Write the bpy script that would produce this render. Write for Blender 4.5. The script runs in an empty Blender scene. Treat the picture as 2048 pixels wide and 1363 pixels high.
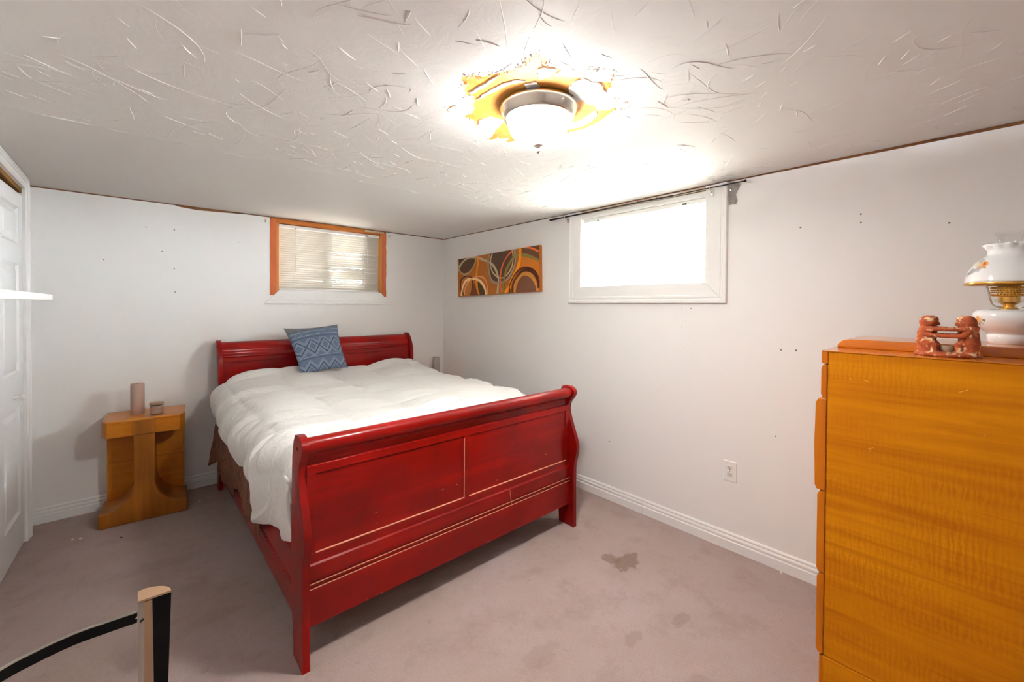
import bpy, bmesh, math, random
from mathutils import Vector, Matrix, noise
from mathutils.geometry import tessellate_polygon
random.seed(7)
sc = bpy.context.scene
COL = sc.collection

# ------------------------------------------------------------------ camera
cam_d = bpy.data.cameras.new('camera')
cam = bpy.data.objects.new('camera', cam_d)
COL.objects.link(cam)
cam_d.sensor_width = 36.0
cam_d.lens = 838.24 / 2048 * 36
cam_d.shift_y = -(681.5 - 621.07) / 2048
cam_d.clip_start = 0.02
yaw, pitch, roll = 0.73474, 0.01275, 0.00606
Fv = Vector((math.sin(yaw) * math.cos(pitch), math.cos(yaw) * math.cos(pitch), -math.sin(pitch)))
R0 = Vector((math.cos(yaw), -math.sin(yaw), 0))
U0 = R0.cross(Fv)
Rv = R0 * math.cos(roll) + U0 * math.sin(roll)
Uv = U0 * math.cos(roll) - R0 * math.sin(roll)
cam.matrix_world = Matrix(((Rv.x, Uv.x, -Fv.x, -2.5607), (Rv.y, Uv.y, -Fv.y, -3.9703), (Rv.z, Uv.z, -Fv.z, 1.4019), (0, 0, 0, 1)))
sc.camera = cam

# ------------------------------------------------------------------ daylight, sun, room light, exposure
world = bpy.data.worlds.new('world')
sc.world = world
world.use_nodes = True
bg = world.node_tree.nodes['Background']
bg.inputs[0].default_value = (0.90, 0.95, 1.0, 1)
bg.inputs[1].default_value = 130.0
sun_d = bpy.data.lights.new('sun_offscreen', 'SUN')
sun_d.energy = 62.0
sun_d.angle = 0.02
sun_d.color = (1, 0.95, 0.88)
sun = bpy.data.objects.new('sun_offscreen', sun_d)
COL.objects.link(sun)
sun.rotation_euler = Vector((-0.55, -0.25, -0.8)).to_track_quat('-Z', 'Y').to_euler()
vs = sc.view_settings
vs.view_transform = 'Standard'
vs.look = 'None'
vs.gamma = 1
vs.use_curve_mapping = False
vs.exposure = 1.05
try:
    sc.cycles.max_bounces = 10
    sc.cycles.diffuse_bounces = 6
    sc.cycles.transparent_max_bounces = 16
    sc.cycles.sample_clamp_indirect = 6
    sc.cycles.caustics_reflective = False
    sc.cycles.caustics_refractive = False
except Exception:
    pass

LAMP = 42.0
DOWN = 8.0
# outline of the torn plaster and painted shapes of the picture, in metres
HOLE = [(-1.778, -2.866), (-1.76, -2.882), (-1.745, -2.901), (-1.73, -2.909), (-1.721, -2.932), (-1.709, -2.959), (-1.697, -2.976), (-1.689, -3.002), (-1.688, -3.015), (-1.683, -3.024), (-1.685, -3.049), (-1.7, -3.062), (-1.701, -3.09), (-1.686, -3.11), (-1.659, -3.114), (-1.638, -3.104), (-1.629, -3.086), (-1.608, -3.093), (-1.587, -3.101), (-1.553, -3.128), (-1.528, -3.146), (-1.509, -3.164), (-1.495, -3.182), (-1.473, -3.194), (-1.455, -3.215), (-1.43, -3.188), (-1.402, -3.171), (-1.371, -3.144), (-1.361, -3.115), (-1.333, -3.121), (-1.283, -3.105), (-1.264, -3.11), (-1.248, -3.127), (-1.215, -3.119), (-1.204, -3.089), (-1.223, -3.065), (-1.215, -3.031), (-1.189, -2.993), (-1.175, -2.953), (-1.122, -2.903), (-1.097, -2.874), (-1.122, -2.836), (-1.155, -2.828), (-1.164, -2.788), (-1.183, -2.755), (-1.206, -2.701), (-1.267, -2.628), (-1.295, -2.602), (-1.316, -2.532), (-1.337, -2.579), (-1.365, -2.553), (-1.396, -2.516), (-1.435, -2.536), (-1.466, -2.553), (-1.493, -2.573), (-1.525, -2.6), (-1.546, -2.622), (-1.574, -2.623), (-1.606, -2.631), (-1.644, -2.621), (-1.691, -2.626), (-1.692, -2.671), (-1.681, -2.703), (-1.7, -2.73), (-1.703, -2.748), (-1.695, -2.775), (-1.726, -2.796), (-1.741, -2.82), (-1.762, -2.838)]
FLAKES = [[(-1.477, -3.046), (-1.49, -3.08), (-1.49, -3.116), (-1.454, -3.122), (-1.423, -3.133), (-1.358, -3.113), (-1.329, -3.119), (-1.284, -3.104), (-1.244, -3.052), (-1.272, -3.014), (-1.315, -3.031), (-1.345, -3.015), (-1.373, -3.032), (-1.386, -3.009), (-1.419, -3.021), (-1.452, -3.03)], [(-1.629, -3.054), (-1.625, -3.073), (-1.587, -3.092), (-1.575, -3.054), (-1.579, -3.029), (-1.582, -3.013), (-1.609, -3.031)], [(-1.598, -2.962), (-1.588, -2.99), (-1.578, -3.0), (-1.548, -2.98), (-1.556, -2.968), (-1.572, -2.949)], [(-1.546, -2.649), (-1.533, -2.699), (-1.465, -2.711), (-1.451, -2.655), (-1.43, -2.602), (-1.408, -2.561), (-1.4, -2.521), (-1.439, -2.54), (-1.516, -2.595)], [(-1.696, -2.728), (-1.693, -2.772), (-1.672, -2.787), (-1.639, -2.731), (-1.616, -2.707), (-1.604, -2.671), (-1.611, -2.639), (-1.645, -2.626), (-1.687, -2.632), (-1.679, -2.7)], [(-1.567, -3.061), (-1.578, -3.102), (-1.551, -3.126), (-1.507, -3.162), (-1.453, -3.212), (-1.431, -3.187), (-1.4, -3.163), (-1.426, -3.144), (-1.454, -3.122), (-1.49, -3.124), (-1.508, -3.099), (-1.533, -3.089)], [(-1.259, -2.862), (-1.247, -2.913), (-1.271, -3.003), (-1.236, -2.987), (-1.205, -2.912), (-1.201, -2.887), (-1.216, -2.831)], [(-1.174, -2.877), (-1.18, -2.935), (-1.197, -2.999), (-1.17, -2.944), (-1.108, -2.887), (-1.169, -2.792), (-1.188, -2.766), (-1.191, -2.81)], [(-1.701, -2.795), (-1.699, -2.859), (-1.7, -2.938), (-1.691, -2.938), (-1.687, -2.866), (-1.689, -2.792)], [(-1.652, -2.768), (-1.661, -2.857), (-1.656, -2.918), (-1.636, -2.959), (-1.614, -2.976), (-1.63, -2.942), (-1.643, -2.887), (-1.645, -2.802)], [(-1.278, -3.066), (-1.277, -3.102), (-1.245, -3.125), (-1.218, -3.116), (-1.209, -3.09), (-1.226, -3.067)]]
PAINT_FILLS = [((92, 66, 50), [(0.011, 0.387), (0.125, 0.386), (0.307, 0.382), (0.314, 0.335), (0.29, 0.313), (0.24, 0.264), (0.181, 0.234), (0.139, 0.227), (0.079, 0.247), (0.036, 0.286), (0.015, 0.344)]), ((92, 68, 54), [(0.534, 0.386), (0.667, 0.387), (0.876, 0.387), (0.891, 0.317), (0.88, 0.244), (0.847, 0.195), (0.793, 0.146), (0.739, 0.118), (0.663, 0.109), (0.591, 0.119), (0.556, 0.149), (0.527, 0.221), (0.514, 0.296), (0.522, 0.356)]), ((110, 74, 56), [(0.984, 0.387), (1.187, 0.387), (1.187, 0.265), (1.08, 0.305), (0.983, 0.329)]), ((205, 120, 45), [(0.958, 0.323), (1.032, 0.319), (1.115, 0.293), (1.187, 0.261), (1.185, 0.102), (1.114, 0.194), (1.03, 0.214), (0.95, 0.203), (0.892, 0.169), (0.931, 0.222)]), ((125, 80, 58), [(0.876, 0.005), (0.89, 0.056), (0.929, 0.11), (0.98, 0.145), (1.029, 0.159), (1.089, 0.133), (1.129, 0.085), (1.152, 0.038), (1.157, 0.003)]), ((85, 64, 44), [(0.342, 0.139), (0.397, 0.112), (0.435, 0.076), (0.457, 0.032), (0.456, 0.003), (0.372, 0.004), (0.349, 0.062)]), ((182, 115, 55), [(0.118, 0.005), (0.072, 0.075), (0.065, 0.152), (0.138, 0.192), (0.238, 0.175), (0.25, 0.116), (0.227, 0.004)]), ((120, 62, 38), [(0.266, 0.115), (0.322, 0.121), (0.337, 0.052), (0.364, 0.006), (0.227, 0.006), (0.244, 0.057)])]
PAINT_STROKES = [((200, 185, 150), 0.0224, [(0.005, 0.263), (0.028, 0.302), (0.09, 0.352), (0.175, 0.383), (0.25, 0.387), (0.339, 0.374), (0.432, 0.342), (0.521, 0.31), (0.58, 0.276), (0.622, 0.227), (0.649, 0.174), (0.659, 0.123), (0.651, 0.069), (0.64, 0.003)]), ((185, 155, 105), 0.0185, [(0.007, 0.387), (0.015, 0.324), (0.036, 0.266), (0.088, 0.231), (0.13, 0.223), (0.19, 0.233), (0.248, 0.268), (0.298, 0.317), (0.323, 0.383)]), ((235, 145, 30), 0.0251, [(0.351, 0.384), (0.349, 0.312), (0.332, 0.246), (0.323, 0.179), (0.322, 0.111), (0.337, 0.052), (0.364, 0.004)]), ((95, 50, 25), 0.0145, [(0.118, 0.005), (0.063, 0.056), (0.046, 0.112), (0.065, 0.172), (0.139, 0.2), (0.206, 0.195), (0.246, 0.17), (0.254, 0.115), (0.24, 0.052), (0.219, 0.005)]), ((250, 215, 160), 0.0238, [(0.058, 0.006), (0.085, 0.085), (0.129, 0.143), (0.188, 0.166), (0.263, 0.164), (0.335, 0.156), (0.397, 0.126), (0.442, 0.081), (0.464, 0.032), (0.464, 0.003)]), ((240, 165, 105), 0.0119, [(0.122, 0.008), (0.128, 0.073), (0.179, 0.13), (0.246, 0.17), (0.319, 0.184), (0.382, 0.184), (0.444, 0.161), (0.481, 0.116), (0.495, 0.064), (0.494, 0.004)]), ((168, 142, 115), 0.0224, [(0.53, 0.386), (0.514, 0.334), (0.514, 0.278), (0.527, 0.211), (0.548, 0.149), (0.577, 0.119), (0.634, 0.104), (0.697, 0.105), (0.759, 0.115), (0.813, 0.149), (0.854, 0.194), (0.887, 0.252), (0.897, 0.308), (0.889, 0.365), (0.876, 0.386)]), ((215, 185, 140), 0.0119, [(0.574, 0.386), (0.552, 0.344), (0.547, 0.284), (0.564, 0.227), (0.607, 0.182), (0.663, 0.153), (0.712, 0.145), (0.767, 0.161), (0.814, 0.197), (0.848, 0.238), (0.865, 0.298), (0.863, 0.351), (0.85, 0.387)]), ((230, 110, 65), 0.0158, [(0.856, 0.378), (0.803, 0.349), (0.749, 0.301), (0.714, 0.25), (0.692, 0.189), (0.687, 0.126), (0.693, 0.067), (0.713, 0.007)]), ((145, 128, 70), 0.0264, [(0.723, 0.003), (0.731, 0.074), (0.746, 0.149), (0.781, 0.222), (0.822, 0.272), (0.882, 0.323), (0.946, 0.333), (1.02, 0.323), (1.092, 0.3), (1.161, 0.272), (1.185, 0.257)]), ((245, 150, 25), 0.0304, [(0.959, 0.387), (0.961, 0.331), (0.948, 0.268), (0.918, 0.21), (0.872, 0.158), (0.832, 0.103), (0.812, 0.056), (0.751, 0.006)]), ((240, 120, 50), 0.0145, [(1.021, 0.387), (1.093, 0.375), (1.163, 0.346), (1.186, 0.333)]), ((95, 50, 30), 0.0132, [(0.814, 0.005), (0.815, 0.06), (0.852, 0.124), (0.898, 0.173), (0.956, 0.207), (1.03, 0.214), (1.102, 0.195), (1.148, 0.162), (1.182, 0.11)]), ((205, 135, 65), 0.0343, [(0.876, 0.005), (0.89, 0.065), (0.929, 0.119), (0.98, 0.154), (1.029, 0.163), (1.089, 0.141), (1.135, 0.092), (1.163, 0.037), (1.169, 0.003)]), ((95, 50, 30), 0.0224, [(0.854, 0.006), (0.865, 0.079), (0.911, 0.137), (0.962, 0.177), (1.03, 0.192), (1.096, 0.174), (1.148, 0.133), (1.178, 0.081), (1.182, 0.028)])]
# ------------------------------------------------------------------ helpers
def lin(c):
    return tuple((x / 255 / 12.92) if x / 255 < 0.04045 else ((x / 255 + 0.055) / 1.055) ** 2.4 for x in c)

class MB:
    """collects geometry; build() links it as one mesh object"""
    def __init__(s):
        s.v = []; s.f = []
    def add(s, vs_, fs):
        b = len(s.v); s.v += [tuple(p) for p in vs_]; s.f += [tuple(i + b for i in f) for f in fs]; return s
    def box(s, x0, x1, y0, y1, z0, z1):
        v = [(x, y, z) for x in (x0, x1) for y in (y0, y1) for z in (z0, z1)]
        return s.add(v, [(0, 1, 3, 2), (4, 6, 7, 5), (0, 4, 5, 1), (2, 3, 7, 6), (0, 2, 6, 4), (1, 5, 7, 3)])
    def prism(s, poly, a, b, axis):
        """extrude 2D polygon from a to b along axis ('x': poly=(y,z), 'y': poly=(x,z), 'z': poly=(x,y))"""
        def P(p, t):
            return {'x': (t, p[0], p[1]), 'y': (p[0], t, p[1]), 'z': (p[0], p[1], t)}[axis]
        n = len(poly)
        v = [P(p, a) for p in poly] + [P(p, b) for p in poly]
        f = [(i, (i + 1) % n, n + (i + 1) % n, n + i) for i in range(n)]
        tri = tessellate_polygon([[Vector((p[0], p[1], 0)) for p in poly]])
        f += [tuple(t) for t in tri] + [tuple(n + i for i in t) for t in tri]
        return s.add(v, f)
    def strip(s, rows, close_u=False, close_v=False):
        """grid of rows of points"""
        n = len(rows[0]); m = len(rows)
        v = [p for r in rows for p in r]; f = []
        for i in range(m if close_u else m - 1):
            for j in range(n if close_v else n - 1):
                i2 = (i + 1) % m; j2 = (j + 1) % n
                f.append((i * n + j, i * n + j2, i2 * n + j2, i2 * n + j))
        return s.add(v, f)
    def lathe(s, prof, c=(0, 0, 0), n=32, a0=0.0, a1=2 * math.pi, wob=None):
        full = abs(a1 - a0 - 2 * math.pi) < 1e-6
        m = n if full else n + 1
        rows = []
        for r, z in prof:
            row = []
            for k in range(m):
                a = a0 + (a1 - a0) * k / n
                rr = r if wob is None else wob(r, z, a)
                row.append((c[0] + rr * math.cos(a), c[1] + rr * math.sin(a), c[2] + z))
            rows.append(row)
        return s.strip(rows, False, full)
    def tube(s, pts, r, n=10, closed=False, cap=True):
        pts = [Vector(p) for p in pts]; rows = []
        rs = r if isinstance(r, (list, tuple)) else [r] * len(pts)
        N = None
        for i, p in enumerate(pts):
            if closed:
                d = pts[(i + 1) % len(pts)] - pts[i - 1]
            else:
                d = pts[min(i + 1, len(pts) - 1)] - pts[max(i - 1, 0)]
            d.normalize()
            if N is None:
                N = d.orthogonal().normalized()
            else:
                N = (N - d * N.dot(d)).normalized()
            Bv = d.cross(N)
            rows.append([tuple(p + (N * math.cos(2 * math.pi * k / n) + Bv * math.sin(2 * math.pi * k / n)) * rs[i]) for k in range(n)])
        b = len(s.v)
        s.strip(rows, closed, True)
        if cap and not closed:
            m = len(rows)
            s.f.append(tuple(b + k for k in range(n))); s.f.append(tuple(b + (m - 1) * n + k for k in range(n)))
        return s
    def poly(s, pts):
        tri = tessellate_polygon([[Vector(p) for p in pts]])
        return s.add(pts, [tuple(t) for t in tri])
    def ball(s, c, r, n=14, m=9):
        r = r if isinstance(r, (tuple, list)) else (r, r, r)
        rows = [[(c[0] + r[0] * math.sin(math.pi * i / m) * math.cos(2 * math.pi * k / n),
                  c[1] + r[1] * math.sin(math.pi * i / m) * math.sin(2 * math.pi * k / n),
                  c[2] + r[2] * math.cos(math.pi * i / m)) for k in range(n)] for i in range(m + 1)]
        return s.strip(rows, False, True)
    def build(s, name, mat, parent=None, smooth=None, bevel=0, seg=2, label=None):
        me = bpy.data.meshes.new(name)
        bm = bmesh.new()
        vv = [bm.verts.new(p) for p in s.v]
        for f in s.f:
            try:
                bm.faces.new([vv[i] for i in f])
            except ValueError:
                pass
        bmesh.ops.remove_doubles(bm, verts=bm.verts, dist=1e-6)
        bmesh.ops.recalc_face_normals(bm, faces=bm.faces)
        if bevel:
            ed = [e for e in bm.edges if len(e.link_faces) == 2 and e.calc_face_angle(0) > 0.6]
            bmesh.ops.bevel(bm, geom=ed, offset=bevel, segments=seg, profile=0.5, affect='EDGES', clamp_overlap=True)
            if smooth is None:
                smooth = 50
        bm.to_mesh(me); bm.free()
        if smooth:
            me.shade_smooth()
            me.set_sharp_from_angle(angle=math.radians(smooth))
        o = bpy.data.objects.new(name, me)
        me.materials.append(mat)
        COL.objects.link(o)
        if bevel:
            wn = o.modifiers.new('weighted', 'WEIGHTED_NORMAL'); wn.keep_sharp = True
        if parent is not None:
            o.parent = parent
        if label:
            o['label'] = label
        return o

def tag(o, label, cat, group=None):
    o['label'] = label; o['category'] = cat
    if group: o['group'] = group
    return o
def thing(name, label, cat, loc=(0, 0, 0), rotz=0.0, group=None):
    o = bpy.data.objects.new(name, None)
    o.empty_display_size = 0.1
    COL.objects.link(o)
    o.location = loc; o.rotation_euler = (0, 0, rotz)
    return tag(o, label, cat, group)
def struct(o, label=None):
    o['kind'] = 'structure'
    if label: o['label'] = label
    return o
def copy_tree(o, parent=None):
    c = o.copy(); COL.objects.link(c); c.parent = parent
    for ch in list(o.children):
        copy_tree(ch, c)
    return c
def bez(pts, n=8):
    """Catmull-Rom through 2D/3D points"""
    P = [Vector(p) for p in pts]; out = []
    for i in range(len(P) - 1):
        a = P[max(i - 1, 0)]; b = P[i]; c = P[i + 1]; d = P[min(i + 2, len(P) - 1)]
        for k in range(n):
            t = k / n
            out.append(0.5 * ((2 * b) + (c - a) * t + (2 * a - 5 * b + 4 * c - d) * t * t + (3 * b - a - 3 * c + d) * t ** 3))
    out.append(P[-1])
    return [tuple(p) for p in out]

# ------------------------------------------------------------------ materials
def base_mat(name, col=(0.8, 0.8, 0.8), rough=0.6, metal=0.0, coat=0.0, spec=0.5):
    m = bpy.data.materials.new(name); m.use_nodes = True
    b = m.node_tree.nodes['Principled BSDF']
    b.inputs['Base Color'].default_value = (*col, 1)
    b.inputs['Roughness'].default_value = rough
    b.inputs['Metallic'].default_value = metal
    b.inputs['Coat Weight'].default_value = coat
    b.inputs['Coat Roughness'].default_value = 0.08
    b.inputs['Specular IOR Level'].default_value = spec
    return m, m.node_tree, b
class NT:
    """tiny node-graph helper"""
    def __init__(s, nt):
        s.nt = nt; s.N = nt.nodes; s.L = nt.links
        s.tc = s.N.new('ShaderNodeTexCoord').outputs['Object']
    def lk(s, a, b):
        if hasattr(a, 'is_output') or hasattr(a, 'links'): s.L.new(a, b)
        else: b.default_value = a
    def mapping(s, scale=(1, 1, 1), loc=(0, 0, 0), rot=(0, 0, 0), src=None):
        n = s.N.new('ShaderNodeMapping'); s.L.new(src or s.tc, n.inputs[0])
        n.inputs['Scale'].default_value = scale; n.inputs['Location'].default_value = loc; n.inputs['Rotation'].default_value = rot
        return n.outputs[0]
    def noise(s, scale, detail=4, rough=0.55, dist=0, vec=None):
        n = s.N.new('ShaderNodeTexNoise'); s.L.new(vec or s.tc, n.inputs['Vector'])
        n.inputs['Scale'].default_value = scale; n.inputs['Detail'].default_value = detail
        n.inputs['Roughness'].default_value = rough; n.inputs['Distortion'].default_value = dist
        return n.outputs['Fac']
    def wave(s, scale, dist, detail=2, dscale=1, vec=None, direction='X'):
        n = s.N.new('ShaderNodeTexWave'); s.L.new(vec or s.tc, n.inputs['Vector']); n.bands_direction = direction
        n.inputs['Scale'].default_value = scale; n.inputs['Distortion'].default_value = dist
        n.inputs['Detail'].default_value = detail; n.inputs['Detail Scale'].default_value = dscale
        return n.outputs['Fac']
    def ramp(s, fac, stops):
        n = s.N.new('ShaderNodeValToRGB'); s.L.new(fac, n.inputs[0]); e = n.color_ramp.elements
        while len(e) < len(stops): e.new(0.5)
        for k, (p, c) in enumerate(stops):
            e[k].position = p; e[k].color = (*c, 1) if len(c) == 3 else c
        return n.outputs[0]
    def mix(s, fac, a, b, mode='MIX'):
        n = s.N.new('ShaderNodeMix'); n.data_type = 'RGBA'; n.blend_type = mode
        s.lk(fac, n.inputs[0])
        for v, i in ((a, 6), (b, 7)):
            if isinstance(v, tuple): n.inputs[i].default_value = (*v[:3], 1)
            else: s.L.new(v, n.inputs[i])
        return n.outputs[2]
    def math(s, op, a, b=None, c=None, clamp=False):
        n = s.N.new('ShaderNodeMath'); n.operation = op; n.use_clamp = clamp
        for v, i in ((a, 0), (b, 1), (c, 2)):
            if v is not None: s.lk(v, n.inputs[i])
        return n.outputs[0]
    def xyz(s, src=None):
        n = s.N.new('ShaderNodeSeparateXYZ'); s.L.new(src or s.tc, n.inputs[0]); return n.outputs
    def dist(s, p, vec=None, scale=(1, 1, 1)):
        n = s.N.new('ShaderNodeVectorMath'); n.operation = 'SUBTRACT'; s.L.new(vec or s.tc, n.inputs[0]); n.inputs[1].default_value = p
        m_ = s.N.new('ShaderNodeVectorMath'); m_.operation = 'MULTIPLY'; s.L.new(n.outputs[0], m_.inputs[0]); m_.inputs[1].default_value = scale
        l = s.N.new('ShaderNodeVectorMath'); l.operation = 'LENGTH'; s.L.new(m_.outputs[0], l.inputs[0])
        return l.outputs['Value']
    def bump(s, h, b, strength=0.3, d=0.002):
        n = s.N.new('ShaderNodeBump'); s.L.new(h, n.inputs['Height'])
        n.inputs['Strength'].default_value = strength; n.inputs['Distance'].default_value = d
        s.L.new(n.outputs[0], b.inputs['Normal'])

def paint(name, col, rough=0.55, var=0.03, bump=0.08, spec=0.35, bscale=60):
    m, nt, b = base_mat(name, col, rough, spec=spec); g = NT(nt)
    f = g.noise(2.2, 5)
    c2 = tuple(max(0, c - var) for c in col)
    g.L.new(g.mix(f, col, c2), b.inputs['Base Color'])
    g.bump(g.noise(bscale, 4), b, bump, 0.002)
    return m
def wood(name, light, dark, grain_axis='x', rough=0.35, coat=0.25, spec=0.3, fig=0.0, scale=1.0, figscale=26, fig_axis='y', streak=0.5, mottle=0.45):
    """grain runs along grain_axis; fig adds a curly cross figure along fig_axis"""
    m, nt, b = base_mat(name, light, rough, coat=coat, spec=spec); g = NT(nt)
    st = {'x': (1.2, 22, 22), 'y': (22, 1.2, 22), 'z': (22, 22, 1.2)}[grain_axis]
    v = g.mapping(tuple(a * scale for a in st))
    n1 = g.noise(1.0, 6, 0.6, 0.6, v)
    mid = tuple((a * 0.6 + c * 0.4) for a, c in zip(light, dark))
    c1 = g.ramp(n1, [(0.28, tuple(dark[i] * streak + mid[i] * (1 - streak) for i in range(3))), (0.5, mid), (0.72, light)])
    big = g.ramp(g.noise(2.4, 4), [(0.3, (0, 0, 0)), (0.7, (1, 1, 1))])
    c1 = g.mix(g.math('MULTIPLY', big, mottle), c1, dark)
    if fig:
        dv = {'x': (1, 0.35, 0.35), 'y': (0.35, 1, 0.35), 'z': (0.35, 0.35, 1)}[fig_axis]
        w = g.wave(figscale, 7.0, 4, 2.2, g.mapping(dv), fig_axis.upper())
        mask = g.ramp(g.noise(3.0, 4, 0.6, 0.6, g.mapping((1, 0.5, 2.4))), [(0.44, (0.06, 0.06, 0.06)), (0.68, (1, 1, 1))])
        k = g.math('MULTIPLY', g.math('MULTIPLY', w, mask), fig)
        c1 = g.mix(k, c1, dark)
    sc_ = g.ramp(g.noise(75, 2, 0.5, 0, g.mapping((1, 1, 0.3))), [(0.76, (0, 0, 0)), (0.79, (1, 1, 1))])
    c1 = g.mix(g.math('MULTIPLY', sc_, 0.25), c1, tuple(min(1, a * 1.3 + 0.08) for a in light))
    g.L.new(c1, b.inputs['Base Color'])
    g.bump(n1, b, 0.06, 0.001)
    return m

M = {}
M['wall'] = paint('wall_paint', (0.855, 0.852, 0.845), 0.5, 0.015, 0.06)
M['smooth_ceiling'] = paint('smooth_ceiling_paint', (0.84, 0.836, 0.828), 0.7, 0.02, 0.04)
M['trim'] = paint('white_trim_paint', (0.86, 0.86, 0.85), 0.35, 0.03, 0.05)
M['door'] = paint('door_paint', (0.80, 0.80, 0.80), 0.4, 0.02, 0.05)
M['wplastic'], _, _ = base_mat('white_plastic', (0.84, 0.84, 0.82), 0.35)
M['bolt'], _, _ = base_mat('dark_bolt', (0.05, 0.035, 0.025), 0.9)
M['raw_brown'] = wood('raw_brown_board', lin((150, 98, 55)), lin((92, 58, 32)), 'y', 0.8, 0, scale=2)
M['tan'] = paint('tan_board', lin((205, 186, 165)), 0.8, 0.06, 0.3, bscale=30)
M['raw_wood'] = wood('raw_jamb_wood', lin((222, 125, 78)), lin((160, 74, 38)), 'z', 0.75, 0, scale=1.5)
M['raw_edge'] = wood('raw_jamb_edge', lin((216, 150, 84)), lin((172, 105, 50)), 'z', 0.75, 0, scale=1.5)
M['raw_head'] = wood('raw_head_wood', lin((205, 122, 48)), lin((130, 68, 22)), 'x', 0.75, 0, scale=1.5)
CH = (lin((168, 16, 8)), lin((82, 4, 4)))
M['cherry'] = wood('cherry_finish', *CH, 'x', 0.3, 0.25, 0.15, scale=0.6, streak=0.25, mottle=0.7)
M['cherry_dark'] = wood('cherry_finish_upright', *CH, 'z', 0.3, 0.25, 0.15, scale=0.6, streak=0.25, mottle=0.7)
M['cherry_head'] = M['cherry']
M['worn'], _, _ = base_mat('worn_edge', lin((222, 150, 120)), 0.6)
M['oak'] = wood('curly_oak_side', lin((226, 146, 6)), lin((172, 88, 2)), 'y', 0.5, 0.0, 0.12, 0.6, 1.0, 24, 'y', 0.8)
OK_ = (lin((222, 130, 10)), lin((164, 78, 4)))
M['oak_front'] = wood('dresser_edge_wood', *OK_, 'z', 0.38, 0.12, 0.2)
M['oak_top'] = wood('dresser_top_wood', *OK_, 'y', 0.22, 0.5, 0.4)
M['oak_step'] = M['oak_top']
M['ns_top'] = wood('nightstand_top_wood', lin((218, 138, 34)), lin((166, 90, 14)), 'x', 0.3, 0.4, 0.35)
M['ns_box'] = wood('nightstand_curly_wood', lin((218, 138, 34)), lin((166, 90, 14)), 'x', 0.38, 0.12, 0.2, 0.6, 1.0, 22, 'x', 0.4)
M['ns_dark'] = wood('nightstand_post_wood', lin((182, 110, 34)), lin((108, 60, 18)), 'z', 0.36, 0.15, 0.2, 0.0, 0.7)
M['chrome'], _, _ = base_mat('satin_chrome', (0.62, 0.59, 0.54), 0.22, 1.0)
M['brass'], _, _ = base_mat('polished_brass', lin((222, 170, 82)), 0.2, 1.0)
M['nickel'], _, _ = base_mat('brushed_nickel', (0.70, 0.64, 0.56), 0.26, 1.0)
M['tan_metal'], _, _ = base_mat('tan_lacquered_metal', lin((166, 132, 104)), 0.4, 0.1)
M['black'], _, _ = base_mat('black_lacquer', (0.004, 0.004, 0.004), 0.35, spec=0.15)
M['blackmetal'], _, _ = base_mat('black_metal', (0.015, 0.014, 0.013), 0.4, 0.6)
def glassy(name, tint=(1, 1, 1), gloss=0.08, rough=0.02):
    m = bpy.data.materials.new(name); m.use_nodes = True; nt = m.node_tree; nt.nodes.clear()
    o = nt.nodes.new('ShaderNodeOutputMaterial'); mx = nt.nodes.new('ShaderNodeMixShader'); t = nt.nodes.new('ShaderNodeBsdfTransparent'); gl = nt.nodes.new('ShaderNodeBsdfGlossy')
    t.inputs[0].default_value = (*tint, 1); gl.inputs['Roughness'].default_value = rough
    lw = nt.nodes.new('ShaderNodeLayerWeight'); lw.inputs[0].default_value = 0.12
    ad = nt.nodes.new('ShaderNodeMath'); ad.inputs[1].default_value = gloss + 0.03; nt.links.new(lw.outputs['Facing'], ad.inputs[0])
    nt.links.new(ad.outputs[0], mx.inputs[0]); nt.links.new(t.outputs[0], mx.inputs[1]); nt.links.new(gl.outputs[0], mx.inputs[2]); nt.links.new(mx.outputs[0], o.inputs[0])
    return m
M['pane'] = glassy('window_glass', (0.95, 0.97, 0.97), 0.0)
M['clear'] = glassy('clear_lamp_glass', (0.97, 0.975, 0.975), 0.0)
def translucent(name, col, fac):
    m, nt, b = base_mat(name, col, 0.45)
    t = nt.nodes.new('ShaderNodeBsdfTranslucent'); t.inputs[0].default_value = (*col, 1)
    mx = nt.nodes.new('ShaderNodeMixShader'); mx.inputs[0].default_value = fac
    o = nt.nodes['Material Output']
    nt.links.new(b.outputs[0], mx.inputs[1]); nt.links.new(t.outputs[0], mx.inputs[2]); nt.links.new(mx.outputs[0], o.inputs[0])
    return m
M['slat'] = translucent('blind_slat_vinyl', (0.84, 0.825, 0.79), 0.3)
M['slat_beige'] = translucent('blind_slat_beige', (0.64, 0.61, 0.555), 0.0)
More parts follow.
